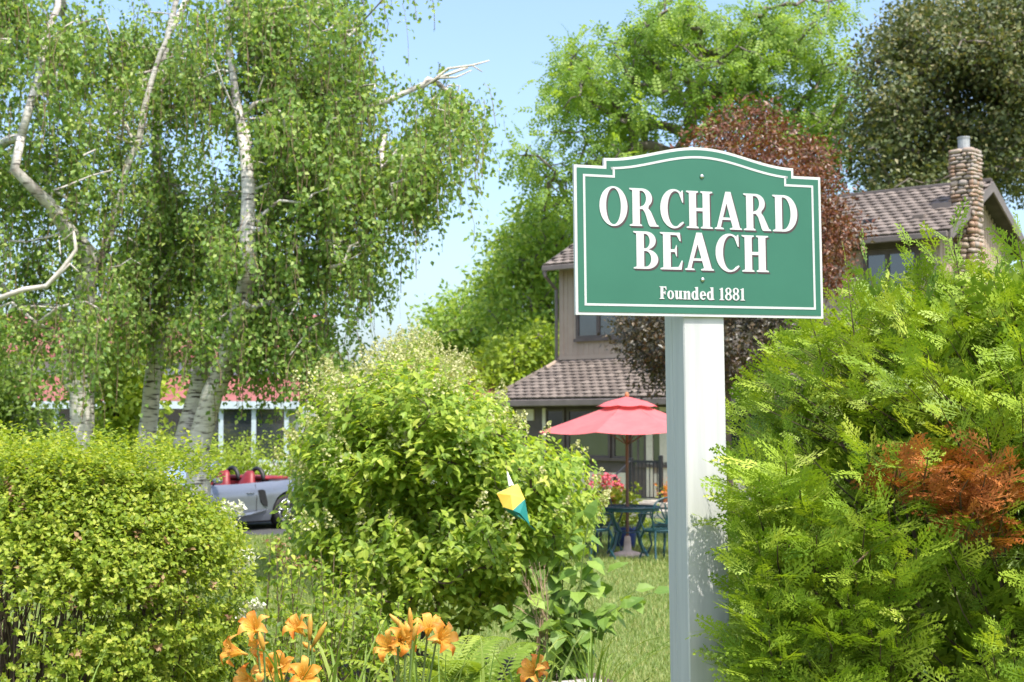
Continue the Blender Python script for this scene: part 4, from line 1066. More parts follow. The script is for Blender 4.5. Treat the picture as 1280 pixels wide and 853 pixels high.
birch('spreading twin stemmed weeping birch reaching out over the hydrangea', [bC, bC2, bC3], [(300, 50, 90, 80, .8), (390, 40, 80, 80), (510, -30, 28, 22, .8), (370, 150, 90, 90), (315, 290, 75, 80), (410, 240, 70, 80), (455, 120, 40, 50), (545, 118, 48, 26, 1.5), (568, 135, 30, 38, 1.5), (500, 205, 48, 52), (435, 315, 45, 55), (345, 380, 60, 50), (485, 270, 32, 42), (395, 440, 30, 40, .8), (290, 400, 50, 30), (390, 400, 50, 40), (345, 450, 35, 22, .8)], 270, 3500, 13, YB - .4, 1.6)

# dead bleached branches of the birches, built as parts of their trees
def dead_branch(parent_label, lines):
    par = next(o for o in COL.objects if o.get('label') == parent_label)
    for ln in lines:
        mb = MB(); Y = ln[0]
        for seg in ln[1:]: mb.tube([at(x, y, Y) for x, y, r in seg], [r for x, y, r in seg], 6)
        mb.build('dead_branch', 'dead_wood', par, smooth=True, world=True)
dead_branch('white barked birch with a thick limb bending away from the drive', [(YB - 1.7, [(-20, 380, .032), (30, 362, .030), (58, 358, .028), (80, 334, .026), (95, 312, .022), (92, 290, .018), (80, 300, .01)], [(60, 357, .02), (88, 330, .014), (98, 340, .008)]), (YB - .2, [(112, 315, .05), (98, 290, .035), (82, 292, .025), (72, 308, .012)])])
dead_branch('spreading twin stemmed weeping birch reaching out over the hydrangea', [(YB - 1.0, [(312, 330, .03), (309, 250, .022), (306, 200, .026), (313, 178, .024), (307, 155, .022)], [(306, 200, .016), (335, 205, .006)]), (YB - .9, [(300, 150, .03), (318, 130, .026), (345, 122, .024), (366, 133, .016)], [(318, 130, .012), (330, 95, .012), (345, 105, .006)]),
    (YB - .5, [(526, 112, .018), (545, 98, .015), (560, 86, .014), (590, 82, .012), (612, 76, .008)], [(545, 98, .014), (570, 97, .012), (590, 88, .006)], [(590, 82, .01), (603, 90, .006)]), (YB - 1.2, [(412, 335, .022), (430, 330, .018), (438, 308, .016), (448, 303, .01)])])

def bushy(name, label, base_px, Y0, yd, blobs, nt, per, spread, size, seed, mat, tmpl=LEAF, bark='bark_grey', r0=.18, trunk_pts=None, droop=.2, group=None, tip=.012, extra=None, attr=False, up=.8):
    rng = np.random.default_rng(seed); T = blob_points(blobs, nt, Y0, yd, rng, .25); T[:, 2] = np.maximum(T[:, 2], .25)
    g = at(base_px, 535, Y0); top = T[:, 2].max(); cx = T[:, 0].mean()
    if trunk_pts: paths = [trunk_px(trunk_pts, Y0)]
    else: paths = [[(g.x, Y0, 0, r0 * 1.2), (g.x * .97 + cx * .03, Y0, top * .18, r0), (g.x * .7 + cx * .3, Y0 + .1, top * .45, r0 * .65), (g.x * .4 + cx * .6, Y0 - .1, top * .7, r0 * .3)]]
    def leaves(pos, par, rad, ends, ntr):
        E = pos[ends]; res = []
        sel = np.ones(len(E), bool)
        if extra:
            nm, fn, mt2 = extra; k = fn(E); sel = ~k
            if k.any(): V, F = leaf_cloud(E[k], per, spread, size, rng, tmpl, up, .75, droop); res.append((nm, V, F, mt2, None))
        mid = pos[ntr:][::3]
        C = np.concatenate([E[sel], E[sel]]) if len(mid) == 0 else E[sel]
        V, F = leaf_cloud(C, per, spread, size, rng, tmpl, up, .75, droop)
        rn = np.repeat(rng.random(len(V) // len(tmpl[0])), len(tmpl[0])) if attr else None
        res.insert(0, ('crown', V, F, mat, rn)); return res
    return tree(name, label, 'tree', (paths[0][0][0], paths[0][0][1], 0), paths, T, leaves, bark, rng, group=group, tip=tip, step=spread * 2.2 if spread > .25 else .5)

bushy('walnut_tree', 'tall light green walnut tree with open crown behind the sign', 850, 45, 3.6,
      [(760, 85, 70, 50), (705, 140, 45, 38), (660, 195, 28, 30), (830, 60, 60, 48), (890, 85, 70, 58), (960, 60, 60, 58), (1020, 40, 50, 48), (1040, 120, 40, 55), (930, 150, 60, 35), (810, 140, 60, 30), (715, 110, 30, 40), (690, 230, 40, 35), (1050, 190, 30, 40), (1010, 165, 40, 30), (850, 20, 60, 25), (760, 190, 60, 25)],
      400, 17, .27, .52, 31, 'walnut_leaf', WALNUT, r0=.42, trunk_pts=[(845, 480, .40), (835, 330, .36), (820, 250, .28), (860, 170, .2), (880, 80, .1)], attr=True, tip=.022, up=1.2, droop=.35)
FT = 'trees behind the brown house'
bushy('broadleaf_tree', 'light green rounded tree touching the wall of the brown house', 690, 50, 3, [(685, 290, 45, 40), (655, 320, 45, 40), (700, 360, 40, 60), (650, 380, 50, 50), (625, 350, 35, 35)], 190, 75, .36, .22, 32, 'far_leaf', group=FT, tip=.02)
bushy('broadleaf_tree', 'smaller pale green tree standing nearest the open sky', 585, 56, 3, [(590, 395, 42, 35), (560, 415, 40, 30), (610, 420, 50, 50), (575, 455, 60, 45), (540, 450, 35, 40)], 190, 75, .36, .22, 33, 'far_leaf', group=FT, tip=.02)
bushy('broadleaf_tree', 'low yellow green tree beside the lower tile roof', 640, 46, 2.4, [(645, 455, 50, 30), (610, 475, 50, 25), (680, 440, 35, 40), (590, 490, 40, 20), (650, 500, 60, 30)], 150, 75, .34, .22, 34, 'hedge_leaf', group=FT, tip=.02)
bushy('maple_tree', 'large dark bronze leaved maple behind the stone chimney', 1185, 42, 4, [(1118, 105, 50, 65), (1180, 50, 65, 60), (1250, 50, 60, 65), (1150, 175, 60, 50), (1230, 150, 65, 60), (1098, 195, 32, 45), (1300, 180, 60, 70), (1200, 215, 70, 40), (1290, 90, 50, 60), (1130, 235, 50, 30), (1320, 40, 60, 70)], 520, 140, .36, .145, 35, 'maple_dark', LEAFB, r0=.45, tip=.022)
bushy('purple_leaf_tree', 'copper red leaved plum tree growing in front of the brown house', 905, 23.5, 1.9,
      [(935, 165, 50, 32), (985, 205, 58, 45), (1025, 245, 38, 45), (895, 195, 35, 40), (1045, 295, 22, 40), (960, 300, 80, 70), (870, 310, 75, 80), (835, 425, 58, 38, 1.7), (925, 430, 75, 60, 1.6), (800, 418, 34, 30, 1.5), (835, 472, 38, 20, 1.5), (1035, 330, 28, 40), (990, 415, 40, 50), (940, 240, 60, 50)],
      520, 72, .16, .085, 36, 'plum_dark', LEAF, bark='bark_brown', r0=.13, tip=.005, extra=('red_leaves', lambda E: (E[:, 2] > 4.4 + .5 * np.sin(E[:, 0] * 5)) | (E[:, 0] > 5.0), 'plum_red'))
# shrubs and saplings under the birches, beside the drive
SB = 'shrubs round the cottage lawn'
def shrub(name, label, cat, blobs, Y0, yd, nt, per, spread, size, seed, mat, tmpl=LEAF, group=None, stems=5, bark='bark_brown'):
    rng = np.random.default_rng(seed); T = blob_points(blobs, nt, Y0, yd, rng, .2); T[:, 2] = np.maximum(T[:, 2], .12)
    cx, cy = T[:, 0].mean(), Y0; t = thing(name, label, cat, (cx, cy, 0), group=group); mb = MB()
    paths = []
    for k in range(stems):
        a = 2 * math.pi * k / stems; q = T[rng.integers(len(T))]
        paths.append([(cx + .12 * math.cos(a), cy + .12 * math.sin(a), 0, .03), (cx * .5 + q[0] * .5, cy * .5 + q[1] * .5, max(.2, q[2] * .55), .02)])
    pos, par, rad, ends, ntr = grow(paths, T, rng, .005, .4, .03, .3)
    chains_mesh(pos, par, rad, 6).build('stems', bark, t, smooth=True, world=True)
    V, F = leaf_cloud(T, per, spread, size, rng, tmpl, .8, .8, .1); V[:, 2] = np.maximum(V[:, 2], .02)
    build_np('foliage', V, F, mat, t); return t
shrub('lilac_shrub', 'dark green lilac shrub at the cottage corner left of birches', 'shrub', [(20, 480, 50, 50), (-30, 500, 50, 60), (10, 560, 70, 50)], 24, .9, 120, 60, .2, .10, 41, 'shrub_leaf', LEAFB, SB)
shrub('maple_sapling', 'young light green maple sapling between the birch trunks', 'shrub', [(155, 455, 30, 40), (175, 490, 30, 30), (140, 500, 25, 30), (160, 560, 22, 60, .5)], 22, .7, 70, 45, .2, .12, 42, 'hedge_leaf', LEAFB, SB)
shrub('clipped_hedge', 'rounded bright green hedge behind the silver car', 'hedge', [(290, 590, 60, 40), (340, 588, 60, 40), (395, 590, 50, 42), (250, 592, 50, 40), (300, 640, 70, 40), (370, 640, 70, 40)], 31.5, .8, 260, 70, .18, .08, 43, 'hedge_leaf', LEAF, SB)
shrub('low_shrub', 'low yellow green shrub growing along the cottage porch', 'shrub', [(80, 560, 60, 25), (20, 570, 50, 25), (160, 570, 70, 25), (210, 565, 40, 28)], 33, .6, 130, 60, .18, .08, 44, 'spirea_leaf', LEAF, SB)
shrub('yew_shrub', 'upright green shrub at the end wall of the white cottage', 'shrub', [(440, 520, 35, 60), (470, 540, 35, 50), (420, 560, 50, 50)], 34, .8, 120, 60, .2, .1, 45, 'shrub_leaf', LEAF, SB)

# distant wood that closes the view
def far_wood():
    rng = np.random.default_rng(77); c = []
    for k in range(150):
        x = rng.uniform(-85, 95); y = rng.uniform(84, 112); h = rng.uniform(4.5, 7.5); m_ = 14
        d = rand_dirs(rng, m_); c.append(np.stack([x + d[:, 0] * 2.6, y + d[:, 1] * 2.6, h * .55 + d[:, 2] * h * .42], 1))
    c = np.concatenate(c); V, F = leaf_cloud(c, 26, .7, .55, rng, LEAFB); V[:, 2] = np.maximum(V[:, 2], .02)
    tag(build_np('far_wood', V, F, 'far_leaf'), 'far green line of woodland closing the view behind the houses', 'woodland', kind='stuff')
far_wood()

# ================================================================== CLIPPED SPIREA (left)
def spirea():
    rng = np.random.default_rng(51); C = np.array([-2.20, 6.25, 0]); rx, ry, zt = 1.05, .64, 1.72
    t = thing('clipped_shrub', 'rounded yellow green clipped shrub with tiny leaves and bare stems below', 'shrub', (C[0], C[1], 0))
    n = 27000; d = rand_dirs(rng, n); d[:, 2] = np.where(d[:, 2] < -.75, -d[:, 2], d[:, 2]); d = unit(np.sign(d) * np.abs(d) ** .54)
    lump = 1 + .055 * vnoise(d * 1.0, 4.2, 1) + .035 * vnoise(d, 9.0, 3)
    depth = rng.random(n); r = (1 - .30 * depth ** 2.2) * lump
    P = C + np.stack([d[:, 0] * r * rx, d[:, 1] * r * ry, 1.07 + d[:, 2] * r * (zt - 1.07) * np.where(d[:, 2] < 0, 1.05, 1)], 1)
    dens = .55 * vnoise(P, 9.0, 4) + .45 * vnoise(P, 17.0, 6) + rng.uniform(-.25, .25, len(P)); low = np.clip((1.42 - P[:, 2]) / .5, 0, 1)
    keep = (dens > -.62 + low * .56) & (P[:, 2] > .28); P = P[keep]; d = d[keep]; n = len(P)
    # upright new shoots standing above the clipped top
    k = 700; a = rng.uniform(0, 2 * math.pi, k); q = np.sqrt(rng.random(k)) * .9
    P2 = C + np.stack([np.cos(a) * q * rx, np.sin(a) * q * ry, 1.70 - .16 * q ** 4 + rng.uniform(-.02, .03, k)], 1)
    def shoots(P, D, L, per, size):
        n = len(P); s = np.tile(np.linspace(.05, 1, per), n); B = np.repeat(P, per, 0); Dd = np.repeat(D, per, 0); Ln = np.repeat(L, per)
        pos = B + Dd * (s * Ln)[:, None]; ph = np.tile(np.arange(per) * 2.4, n) + np.repeat(rng.uniform(0, 6, n), per)
        o = unit(np.cross(Dd, rand_dirs(rng, 1)[0][None])); o2 = np.cross(Dd, o); rad = o * np.cos(ph)[:, None] + o2 * np.sin(ph)[:, None]
        LD = unit(rad + Dd * .55 + rng.normal(size=(n * per, 3)) * .2); N = unit(Dd + rad * .1 + np.array([0, -.1, .4]) + rng.normal(size=(n * per, 3)) * .35)
        return scatter(LEAFB[0], LEAFB[1], pos, LD, N, size * rng.uniform(.65, 1.2, n * per))
    D = unit(d * .8 + np.array([0, 0, .55]) + rng.normal(size=(n, 3)) * .35)
    fade = (rng.random(n) < .035) & (P[:, 2] > .95)
    a1 = shoots(P[~fade], D[~fade], rng.uniform(.05, .12, (~fade).sum()), 9, .025)
    a2 = shoots(P2, unit(np.array([0, 0, 1]) + rng.normal(size=(k, 3)) * .18), rng.uniform(.06, .17, k), 11, .024)
    V, F = join_np([a1, a2]); build_np('foliage', V, F, 'spirea_leaf', t)
    V, F = shoots(P[fade], D[fade], np.full(fade.sum(), .06), 9, .026); build_np('faded_flowers', V, F, 'spirea_faded', t)
    mb = MB()
    for i in range(80):
        a = rng.uniform(0, 2 * math.pi); q = math.sqrt(rng.random()) * .8; e = rng.uniform(0, 2 * math.pi)
        b0 = C + np.array([math.cos(a) * q * rx * .6, math.sin(a) * q * ry * .6, 0]); tip = C + np.array([math.cos(a) * (q * .85 + .1) * rx, math.sin(a) * (q * .85 + .1) * ry, rng.uniform(1.15, 1.6)])
        mid = (b0 + tip) / 2 + rng.normal(size=3) * .05
        mb.tube([b0, b0 * .6 + mid * .4 + rng.normal(size=3) * .015, mid, tip], [.009, .008, .006, .003], 5)
        for j in range(2): mb.tube([mid, mid * .4 + tip * .6 + rng.normal(size=3) * .07, tip + rng.normal(size=3) * .07], [.004, .003, .002], 4)
    mb.build('stems', 'bark_brown', t, smooth=True, world=True)
spirea()

# ================================================================== HYDRANGEAS
def opp_shoots(P, D, L, pairs, size, rng, tmpl):
    """shoots with opposite pairs of leaves"""
    n = len(P); s = np.repeat(np.tile(np.linspace(.15, 1, pairs), n), 2); B = np.repeat(P, pairs * 2, 0); Dd = np.repeat(D, pairs * 2, 0)
    pos = B + Dd * (s * np.repeat(L, pairs * 2))[:, None]; k = np.repeat(np.tile(np.arange(pairs), n), 2); sgn = np.tile([0, math.pi], n * pairs)
    ph = k * (math.pi / 2) + sgn + np.repeat(rng.uniform(0, 6, n), pairs * 2)
    o = unit(np.cross(Dd, np.array([.3, .5, .8]))); o2 = np.cross(Dd, o); rad = o * np.cos(ph)[:, None] + o2 * np.sin(ph)[:, None]
    m_ = len(pos); LD = unit(rad + Dd * .45 + np.array([0, 0, -.18]) + rng.normal(size=(m_, 3)) * .22); N = unit(Dd * .8 + np.array([0, 0, .6]) + rng.normal(size=(m_, 3)) * .3)
    return pos, LD, N, size * rng.uniform(.65, 1.25, m_) * (1.05 - .35 * s)
def panicles(P, D, L, rng, per=46):
    n = len(P); s = rng.random((n, per)); r = (1 - s) * .30 + .04; a = rng.uniform(0, 2 * math.pi, (n, per))
    o = unit(np.cross(D, np.array([.3, .5, .8]))); o2 = np.cross(D, o)
    pos = P[:, None] + L[:, None, None] * (D[:, None] * s[..., None] + (o[:, None] * np.cos(a)[..., None] + o2[:, None] * np.sin(a)[..., None]) * r[..., None])
    pos = pos.reshape(-1, 3); m_ = len(pos); N = rand_dirs(rng, m_) + np.array([0, -.3, .5])
    return scatter([(-.5, 0, 0), (0, .5, .12), (.5, 0, 0), (0, -.5, .12)], [(0, 1, 2), (0, 2, 3)], pos, rand_dirs(rng, m_), unit(N), .020 * rng.uniform(.7, 1.3, m_))
def hydrangea(name, label, Y0, yd, blobs, nsh, seed, npan, leaf, parts=0, panicle_fn=None, stems=14, z0=.15, pan_len=.16):
    rng = np.random.default_rng(seed); T = blob_points(blobs, nsh, Y0, yd, rng, .45)
    T = T[T[:, 2] > z0 + .12]; c = T.mean(0); cz = c[2] * .75
    t = thing(name, label, 'shrub', (c[0], Y0, 0)); n = len(T)
    D = unit((T - np.array([c[0], Y0, cz])) * np.array([.7, .7, .6]) + np.array([0, -.1, .35]) + rng.normal(size=(n, 3)) * .25)
    L = rng.uniform(.14, .28, n)
    pos, LD, N, S = opp_shoots(T - D * L[:, None] * .6, D, L, 4, leaf, rng, LEAF8)
    score = pos[:, 1] * 1.0 - S * 6 + rng.uniform(0, .25, len(pos)); order = np.argsort(score); pick = order[:parts]; rest = order[parts:]
    V, F = scatter(LEAF8[0], LEAF8[1], pos[rest], LD[rest], N[rest], S[rest]); o = build_np('foliage', V, F, 'hydrangea_leaf', t); tag(o, kind='stuff')
    if parts:
        metas = []
        for q in range(4):
            me = bpy.data.meshes.new('leaf'); rr = random.Random(q)
            me.from_pydata([(x, y * rr.uniform(.9, 1.15), z + rr.uniform(-.02, .02)) for x, y, z in LEAF8[0]], [], LEAF8[1]); me.materials.append(MATS['hydrangea_leaf']); metas.append(me)
        X, Y, Z = frames(LD[pick], N[pick])
        for k, i in enumerate(pick):
            ob = bpy.data.objects.new('leaf', metas[k % 4]); COL.objects.link(ob); ob.parent = t
            mt = Matrix(((X[k][0], Y[k][0], Z[k][0]), (X[k][1], Y[k][1], Z[k][1]), (X[k][2], Y[k][2], Z[k][2]))).to_4x4()
            ob.matrix_local = Matrix.Translation(Vector(pos[i]) - t.location) @ mt @ Matrix.Scale(float(S[i]), 4)
    w = panicle_fn(T) if panicle_fn else np.ones(n); w = w * np.clip(D[:, 2] + .4, .02, 2); w = w / w.sum()
    idx = rng.choice(n, size=npan, replace=False, p=w)
    Pd = unit(D[idx] * .7 + np.array([0, 0, .6])); V, F = panicles(T[idx] + D[idx] * L[idx][:, None] * .4, Pd, rng.uniform(.7, 1.25, npan) * pan_len, rng)
    build_np('flower_panicles', V, F, 'panicle', t)
    paths = []
    for k in range(stems):
        a = 2 * math.pi * k / stems + rng.uniform(-.2, .2); q = T[rng.integers(n)]
        b0 = np.array([c[0] + .22 * math.cos(a), Y0 + .18 * math.sin(a), 0]); md = b0 * .5 + q * .5 + rng.normal(size=3) * .05
        paths.append([tuple(b0) + (.016,), tuple(b0 * .75 + md * .25 + rng.normal(size=3) * .02) + (.014,), tuple(md) + (.01,)])
    p2, par, rad, ends, ntr = grow(paths, T[rng.choice(n, size=min(n, 420), replace=False)], rng, .0028, .2, .015, .25)
    chains_mesh(p2, par, rad, 6).build('stems', 'bark_brown', t, smooth=True, world=True)
    return t
hydrangea('hydrangea_bush', 'large leafy green hydrangea bush with budding panicles on the raised bed', 9.75, .85,
    [(545, 560, 110, 80), (450, 590, 80, 75), (635, 600, 80, 58), (505, 505, 75, 50), (575, 535, 62, 42), (405, 580, 45, 75), (430, 520, 45, 45), (600, 680, 120, 70), (470, 690, 95, 60, 1), (690, 650, 55, 60), (710, 610, 28, 40), (390, 660, 35, 55, .9), (560, 745, 100, 38, .9)],
    3000, 61, 250, .088, 300, lambda T: np.where(T[:, 0] < -.95, 2.2, 1.0) * np.where(T[:, 2] > 1.95, 2.2, 1.0))
hydrangea('hydrangea_bush', 'pale cream flowering hydrangea standing behind the larger green hydrangea', 15.5, .8,
    [(512, 456, 36, 28), (480, 490, 38, 30), (548, 484, 36, 26), (505, 530, 58, 48), (490, 600, 60, 60)], 650, 62, 300, .10, 0, lambda T: np.where(T[:, 2] > 2.1, 5.0, .8), z0=.05, pan_len=.2)
# white mophead hydrangea beside the clipped shrub
def mophead():
    rng = np.random.default_rng(63); Y0 = 7.1; t0 = at(297, 700, Y0)
    t = thing('white_hydrangea', 'small white flowering hydrangea beside the clipped yellow green shrub', 'shrub', (t0.x, Y0, 0))
    c = blob_points([(290, 780, 26, 70), (265, 830, 40, 60), (312, 840, 16, 40)], 130, Y0, .2, rng, .1)
    n = len(c); D = unit(rng.normal(size=(n, 3)) * .5 + np.array([0, -.1, .9])); pos, LD, N, S = opp_shoots(c, D, rng.uniform(.08, .16, n), 2, .075, rng, LEAF8)
    V, F = scatter(LEAF8[0], LEAF8[1], pos, LD, N, S); build_np('foliage', V, F, 'shrub_leaf', t)
    st = MB()
    for x, y, r in ((291, 637, .055), (284, 660, .05), (307, 698, .055), (300, 712, .04), (316, 757, .04), (303, 770, .035), (247, 690, .03)):
        q = np.array(at(x, y, Y0 - rng.uniform(0, .15))); p = q + rand_dirs(rng, 60) * r * rng.uniform(.75, 1, (60, 1)) * np.array([1, 1, .8]); V, F = scatter(LEAFB[0], LEAFB[1], p, rand_dirs(rng, 60), unit(p - q + rng.normal(size=(60, 3)) * .01), .03)
        build_np('flower_head', V, F, 'white_flower', t)
        st.tube([(t0.x + rng.uniform(-.1, .1), Y0 + rng.uniform(-.06, .06), 0), (q[0] * .6 + t0.x * .4, Y0, q[2] * .5), tuple(q)], [.006, .005, .004], 5)
    st.build('stems', 'green_stem', t, world=True)
mophead()

# ================================================================== CEDAR (right)
def cedar():
    rng = np.random.default_rng(71); C = np.array([2.05, 5.5, 0])
    t = thing('cedar_shrub', 'big bright green cedar shrub with a dead brown patch beside the sign post', 'cedar', tuple(C))
    def spray(seed, nbr=12, sub=4, wd=.021):
        r = random.Random(seed); V = []; F = []
        def strip(p, d, L, w):
            d = d / np.linalg.norm(d); s = np.array([-d[1], d[0], 0]) * w; k = len(V)
            V.extend([p, p + d * L * .55 + s, p + d * L, p + d * L * .55 - s]); F.extend([(k, k + 1, k + 2), (k, k + 2, k + 3)])
        strip(np.array([0., 0, 0]), np.array([1., 0, 0]), 1, .022)
        for i in range(nbr):
            tt = .10 + .86 / nbr * i; s = 1 if i % 2 else -1; L = .46 * (1 - .68 * tt) * r.uniform(.8, 1.15); a = s * R(r.uniform(34, 50))
            p = np.array([tt, 0, -.10 * tt * tt]); d = np.array([math.cos(a), math.sin(a), r.uniform(-.18, .05)]); strip(p, d, L, wd)
            for j in range(sub):
                q = p + d * L * (.18 + .72 / sub * j); b_ = a + (1 if j % 2 else -1) * R(38); strip(q, np.array([math.cos(b_), math.sin(b_), d[2] * 1.3]), L * .42 * (1 - .15 * j), wd)
        return np.array(V), np.array(F)
    TM = [spray(k) for k in range(4)] + [spray(9, 8, 2, .05)]
    zz = [0, .4, 1.0, 1.5, 1.85, 2.05, 2.2, 2.32, 2.42, 2.5]; rr = [1.0, 1.2, 1.27, 1.25, 1.18, 1.07, .94, .76, .5, .2]
    nb = 960; z = rng.uniform(.25, 2.46, nb); z = np.where(rng.random(nb) < .28, rng.uniform(1.9, 2.46, nb), z)
    a = rng.uniform(-math.pi, 0, nb) * 1.12 + .18          # mostly the side seen and its flanks
    back = rng.random(nb) < .14; a = np.where(back, rng.uniform(0, math.pi, nb), a)
    r = np.interp(z, zz, rr); dirs = np.stack([np.cos(a), np.sin(a), np.zeros(nb)], 1)
    tip = C + dirs * r[:, None]; tip[:, 2] = z
    lump = vnoise(tip, 3.6, 5) * .10 + vnoise(tip, 8, 2) * .05; tip[:, :2] += dirs[:, :2] * (lump + rng.uniform(-.14, .03, nb))[:, None]
    # leaders that stand above the outline
    lead = np.array([tuple(at(x, y, Y)) for x, y, Y in ((1190, 296, 5.3), (1172, 318, 5.3), (1138, 312, 5.4), (1272, 300, 5.0), (1085, 338, 5.4), (1245, 318, 5.5), (1330, 290, 5.2), (1060, 352, 5.2), (1005, 372, 5.1))] + [tuple(at(rng.uniform(906, 945), yy, rng.uniform(4.38, 4.72))) for yy in np.linspace(575, 900, 44)])
    mid = np.array([tuple(at(rng.uniform(945, 1150), rng.uniform(560, 900), rng.uniform(4.34, 4.52))) for _ in range(64)]); lead = np.concatenate([mid, lead])
    nd = 11; dd = rand_dirs(rng, nd); lead = np.concatenate([np.array([tuple(at(1192 + d_[0] * 84, 602 + d_[2] * 46, 4.38 + .08 * d_[1])) for d_ in dd]), lead]); tip = np.concatenate([tip, lead]); dirs = np.concatenate([dirs, np.tile([[-.55, -.5, 0]], (len(lead), 1))]); z = np.concatenate([z, lead[:, 2]]); nb = len(tip)
    rise = rng.uniform(.22, .42, nb); blen = rng.uniform(.45, .7, nb)
    base = tip - dirs * blen[:, None]; base[:, 2] = np.maximum(tip[:, 2] - rise, .08)
    base[-len(lead):-44] = lead[:-44] - np.array([-.12, -.1, .45]); base[-len(lead):nd + 64 - len(lead)] = lead[:nd + 64] - np.array([-.08, -.34, .16]); base[-44:] = lead[-44:] - np.array([-.42, -.22, .22])
    B = unit(tip - base); per = 10
    s = np.tile(np.linspace(.16, 1.0, per), nb) + rng.uniform(-.04, .04, nb * per); s = np.minimum(s, 1.0)
    P = np.repeat(base, per, 0) * (1 - s)[:, None] + np.repeat(tip, per, 0) * s[:, None]; Bd = np.repeat(B, per, 0); Od = np.repeat(dirs, per, 0)
    side = unit(np.cross(Bd, np.array([0, 0, 1.]))); sg = np.tile([1, -1], nb * per // 2)[:, None] * np.where(s > .97, .15, 1)[:, None]
    D = unit(Bd * .9 + side * sg * .75 + np.array([0, 0, .10]) + rng.normal(size=P.shape) * .24); N = unit(Od * .55 + np.array([0, 0, .75]) + rng.normal(size=P.shape) * .5)
    S = rng.uniform(.09, .19, len(P)) * (1.15 - .3 * s)
    # picture position of each bough tip decides where the dead patch sits
    rel = P - np.array([0, 0, CAM_Z]); px = 640 + FPX * rel[:, 0] / rel[:, 1]; py = 535 - FPX * rel[:, 2] / rel[:, 1]
    e = ((px - 1190) / 74) ** 2 + ((py - 608) / 48) ** 2 + rng.normal(size=len(P)) * .28 + .35 * vnoise(P, 11, 3)
    frontal = P[:, 1] < 5.0; dead = (e < .8) & frontal
    e2 = ((px - 1235) / 70) ** 2 + ((py - 660) / 40) ** 2; dead |= (e2 < .9) & (rng.random(len(P)) < .45) & frontal
    # older foliage further in
    m2 = 3400; zi = rng.uniform(.2, 2.3, m2); ai = rng.uniform(-math.pi, math.pi, m2); ri = np.interp(zi, zz, rr) * rng.uniform(.45, .72, m2); di = np.stack([np.cos(ai), np.sin(ai), np.zeros(m2)], 1)
    Pi = C + di * ri[:, None]; Pi[:, 2] = zi; P = np.concatenate([P, Pi]); D = np.concatenate([D, unit(di * .5 + rng.normal(size=(m2, 3)) * .5 + np.array([0, 0, .3]))]); N = np.concatenate([N, unit(di + rng.normal(size=(m2, 3)) * .5)]); S = np.concatenate([S, rng.uniform(.16, .26, m2)]); dead = np.concatenate([dead, np.zeros(m2, bool)])
    isd = np.zeros(nb, bool); isd[nb - len(lead):nb - len(lead) + nd] = True; dead[:nb * per] |= np.repeat(isd, per) & (rng.random(nb * per) < .8)
    grp = np.where(np.arange(len(P)) < len(P) - m2, rng.integers(0, 4, len(P)), 4)
    for nm, mask, mat in (('foliage', ~dead, 'cedar_leaf'), ('dead_foliage', dead, 'cedar_dead')):
        ps = []; rn = []
        for k in range(5):
            m_ = mask & (grp == k)
            if not m_.any(): continue
            ps.append(scatter(TM[k][0], TM[k][1], P[m_], D[m_], N[m_], S[m_])); rn.append(np.repeat(np.clip(rng.normal(.5, .24, m_.sum()), 0, 1), len(TM[k][0])))
        V, F = join_np(ps); build_np(nm, V, F, mat, t, rnd=np.concatenate(rn))
    mb = MB()
    for k in range(5):
        aa = k * 1.26; b0 = C + np.array([math.cos(aa) * .12, math.sin(aa) * .12, 0]); mb.tube([b0, b0 + np.array([math.cos(aa) * .12, math.sin(aa) * .12, .9]), b0 + np.array([math.cos(aa) * .2, math.sin(aa) * .2, 2.1])], [.05, .035, .012], 7)
    for i in range(nb - 44):
        mb.tube([base[i] * .9 + C * .1, base[i], base[i] * .4 + tip[i] * .6 + rng.normal(size=3) * .01, tip[i]], [.009, .005, .003, .0015], 4)
    mb.build('branches', 'bark_brown', t, world=True)
    tw = MB(); tw.tube([at(1052, 714, 4.55), at(1068, 706, 4.5), at(1086, 690, 4.5)], [.002, .003, .004], 6); tw.tube([at(1068, 706, 4.5), at(1062, 690, 4.52), at(1050, 684, 4.55)], [.002, .002, .001], 5); tw.tube([at(1086, 690, 4.5), at(1130, 660, 4.9)], [.004, .006], 5)
    tw.build('bare_twig', 'dry_stalk', t, world=True)
cedar()

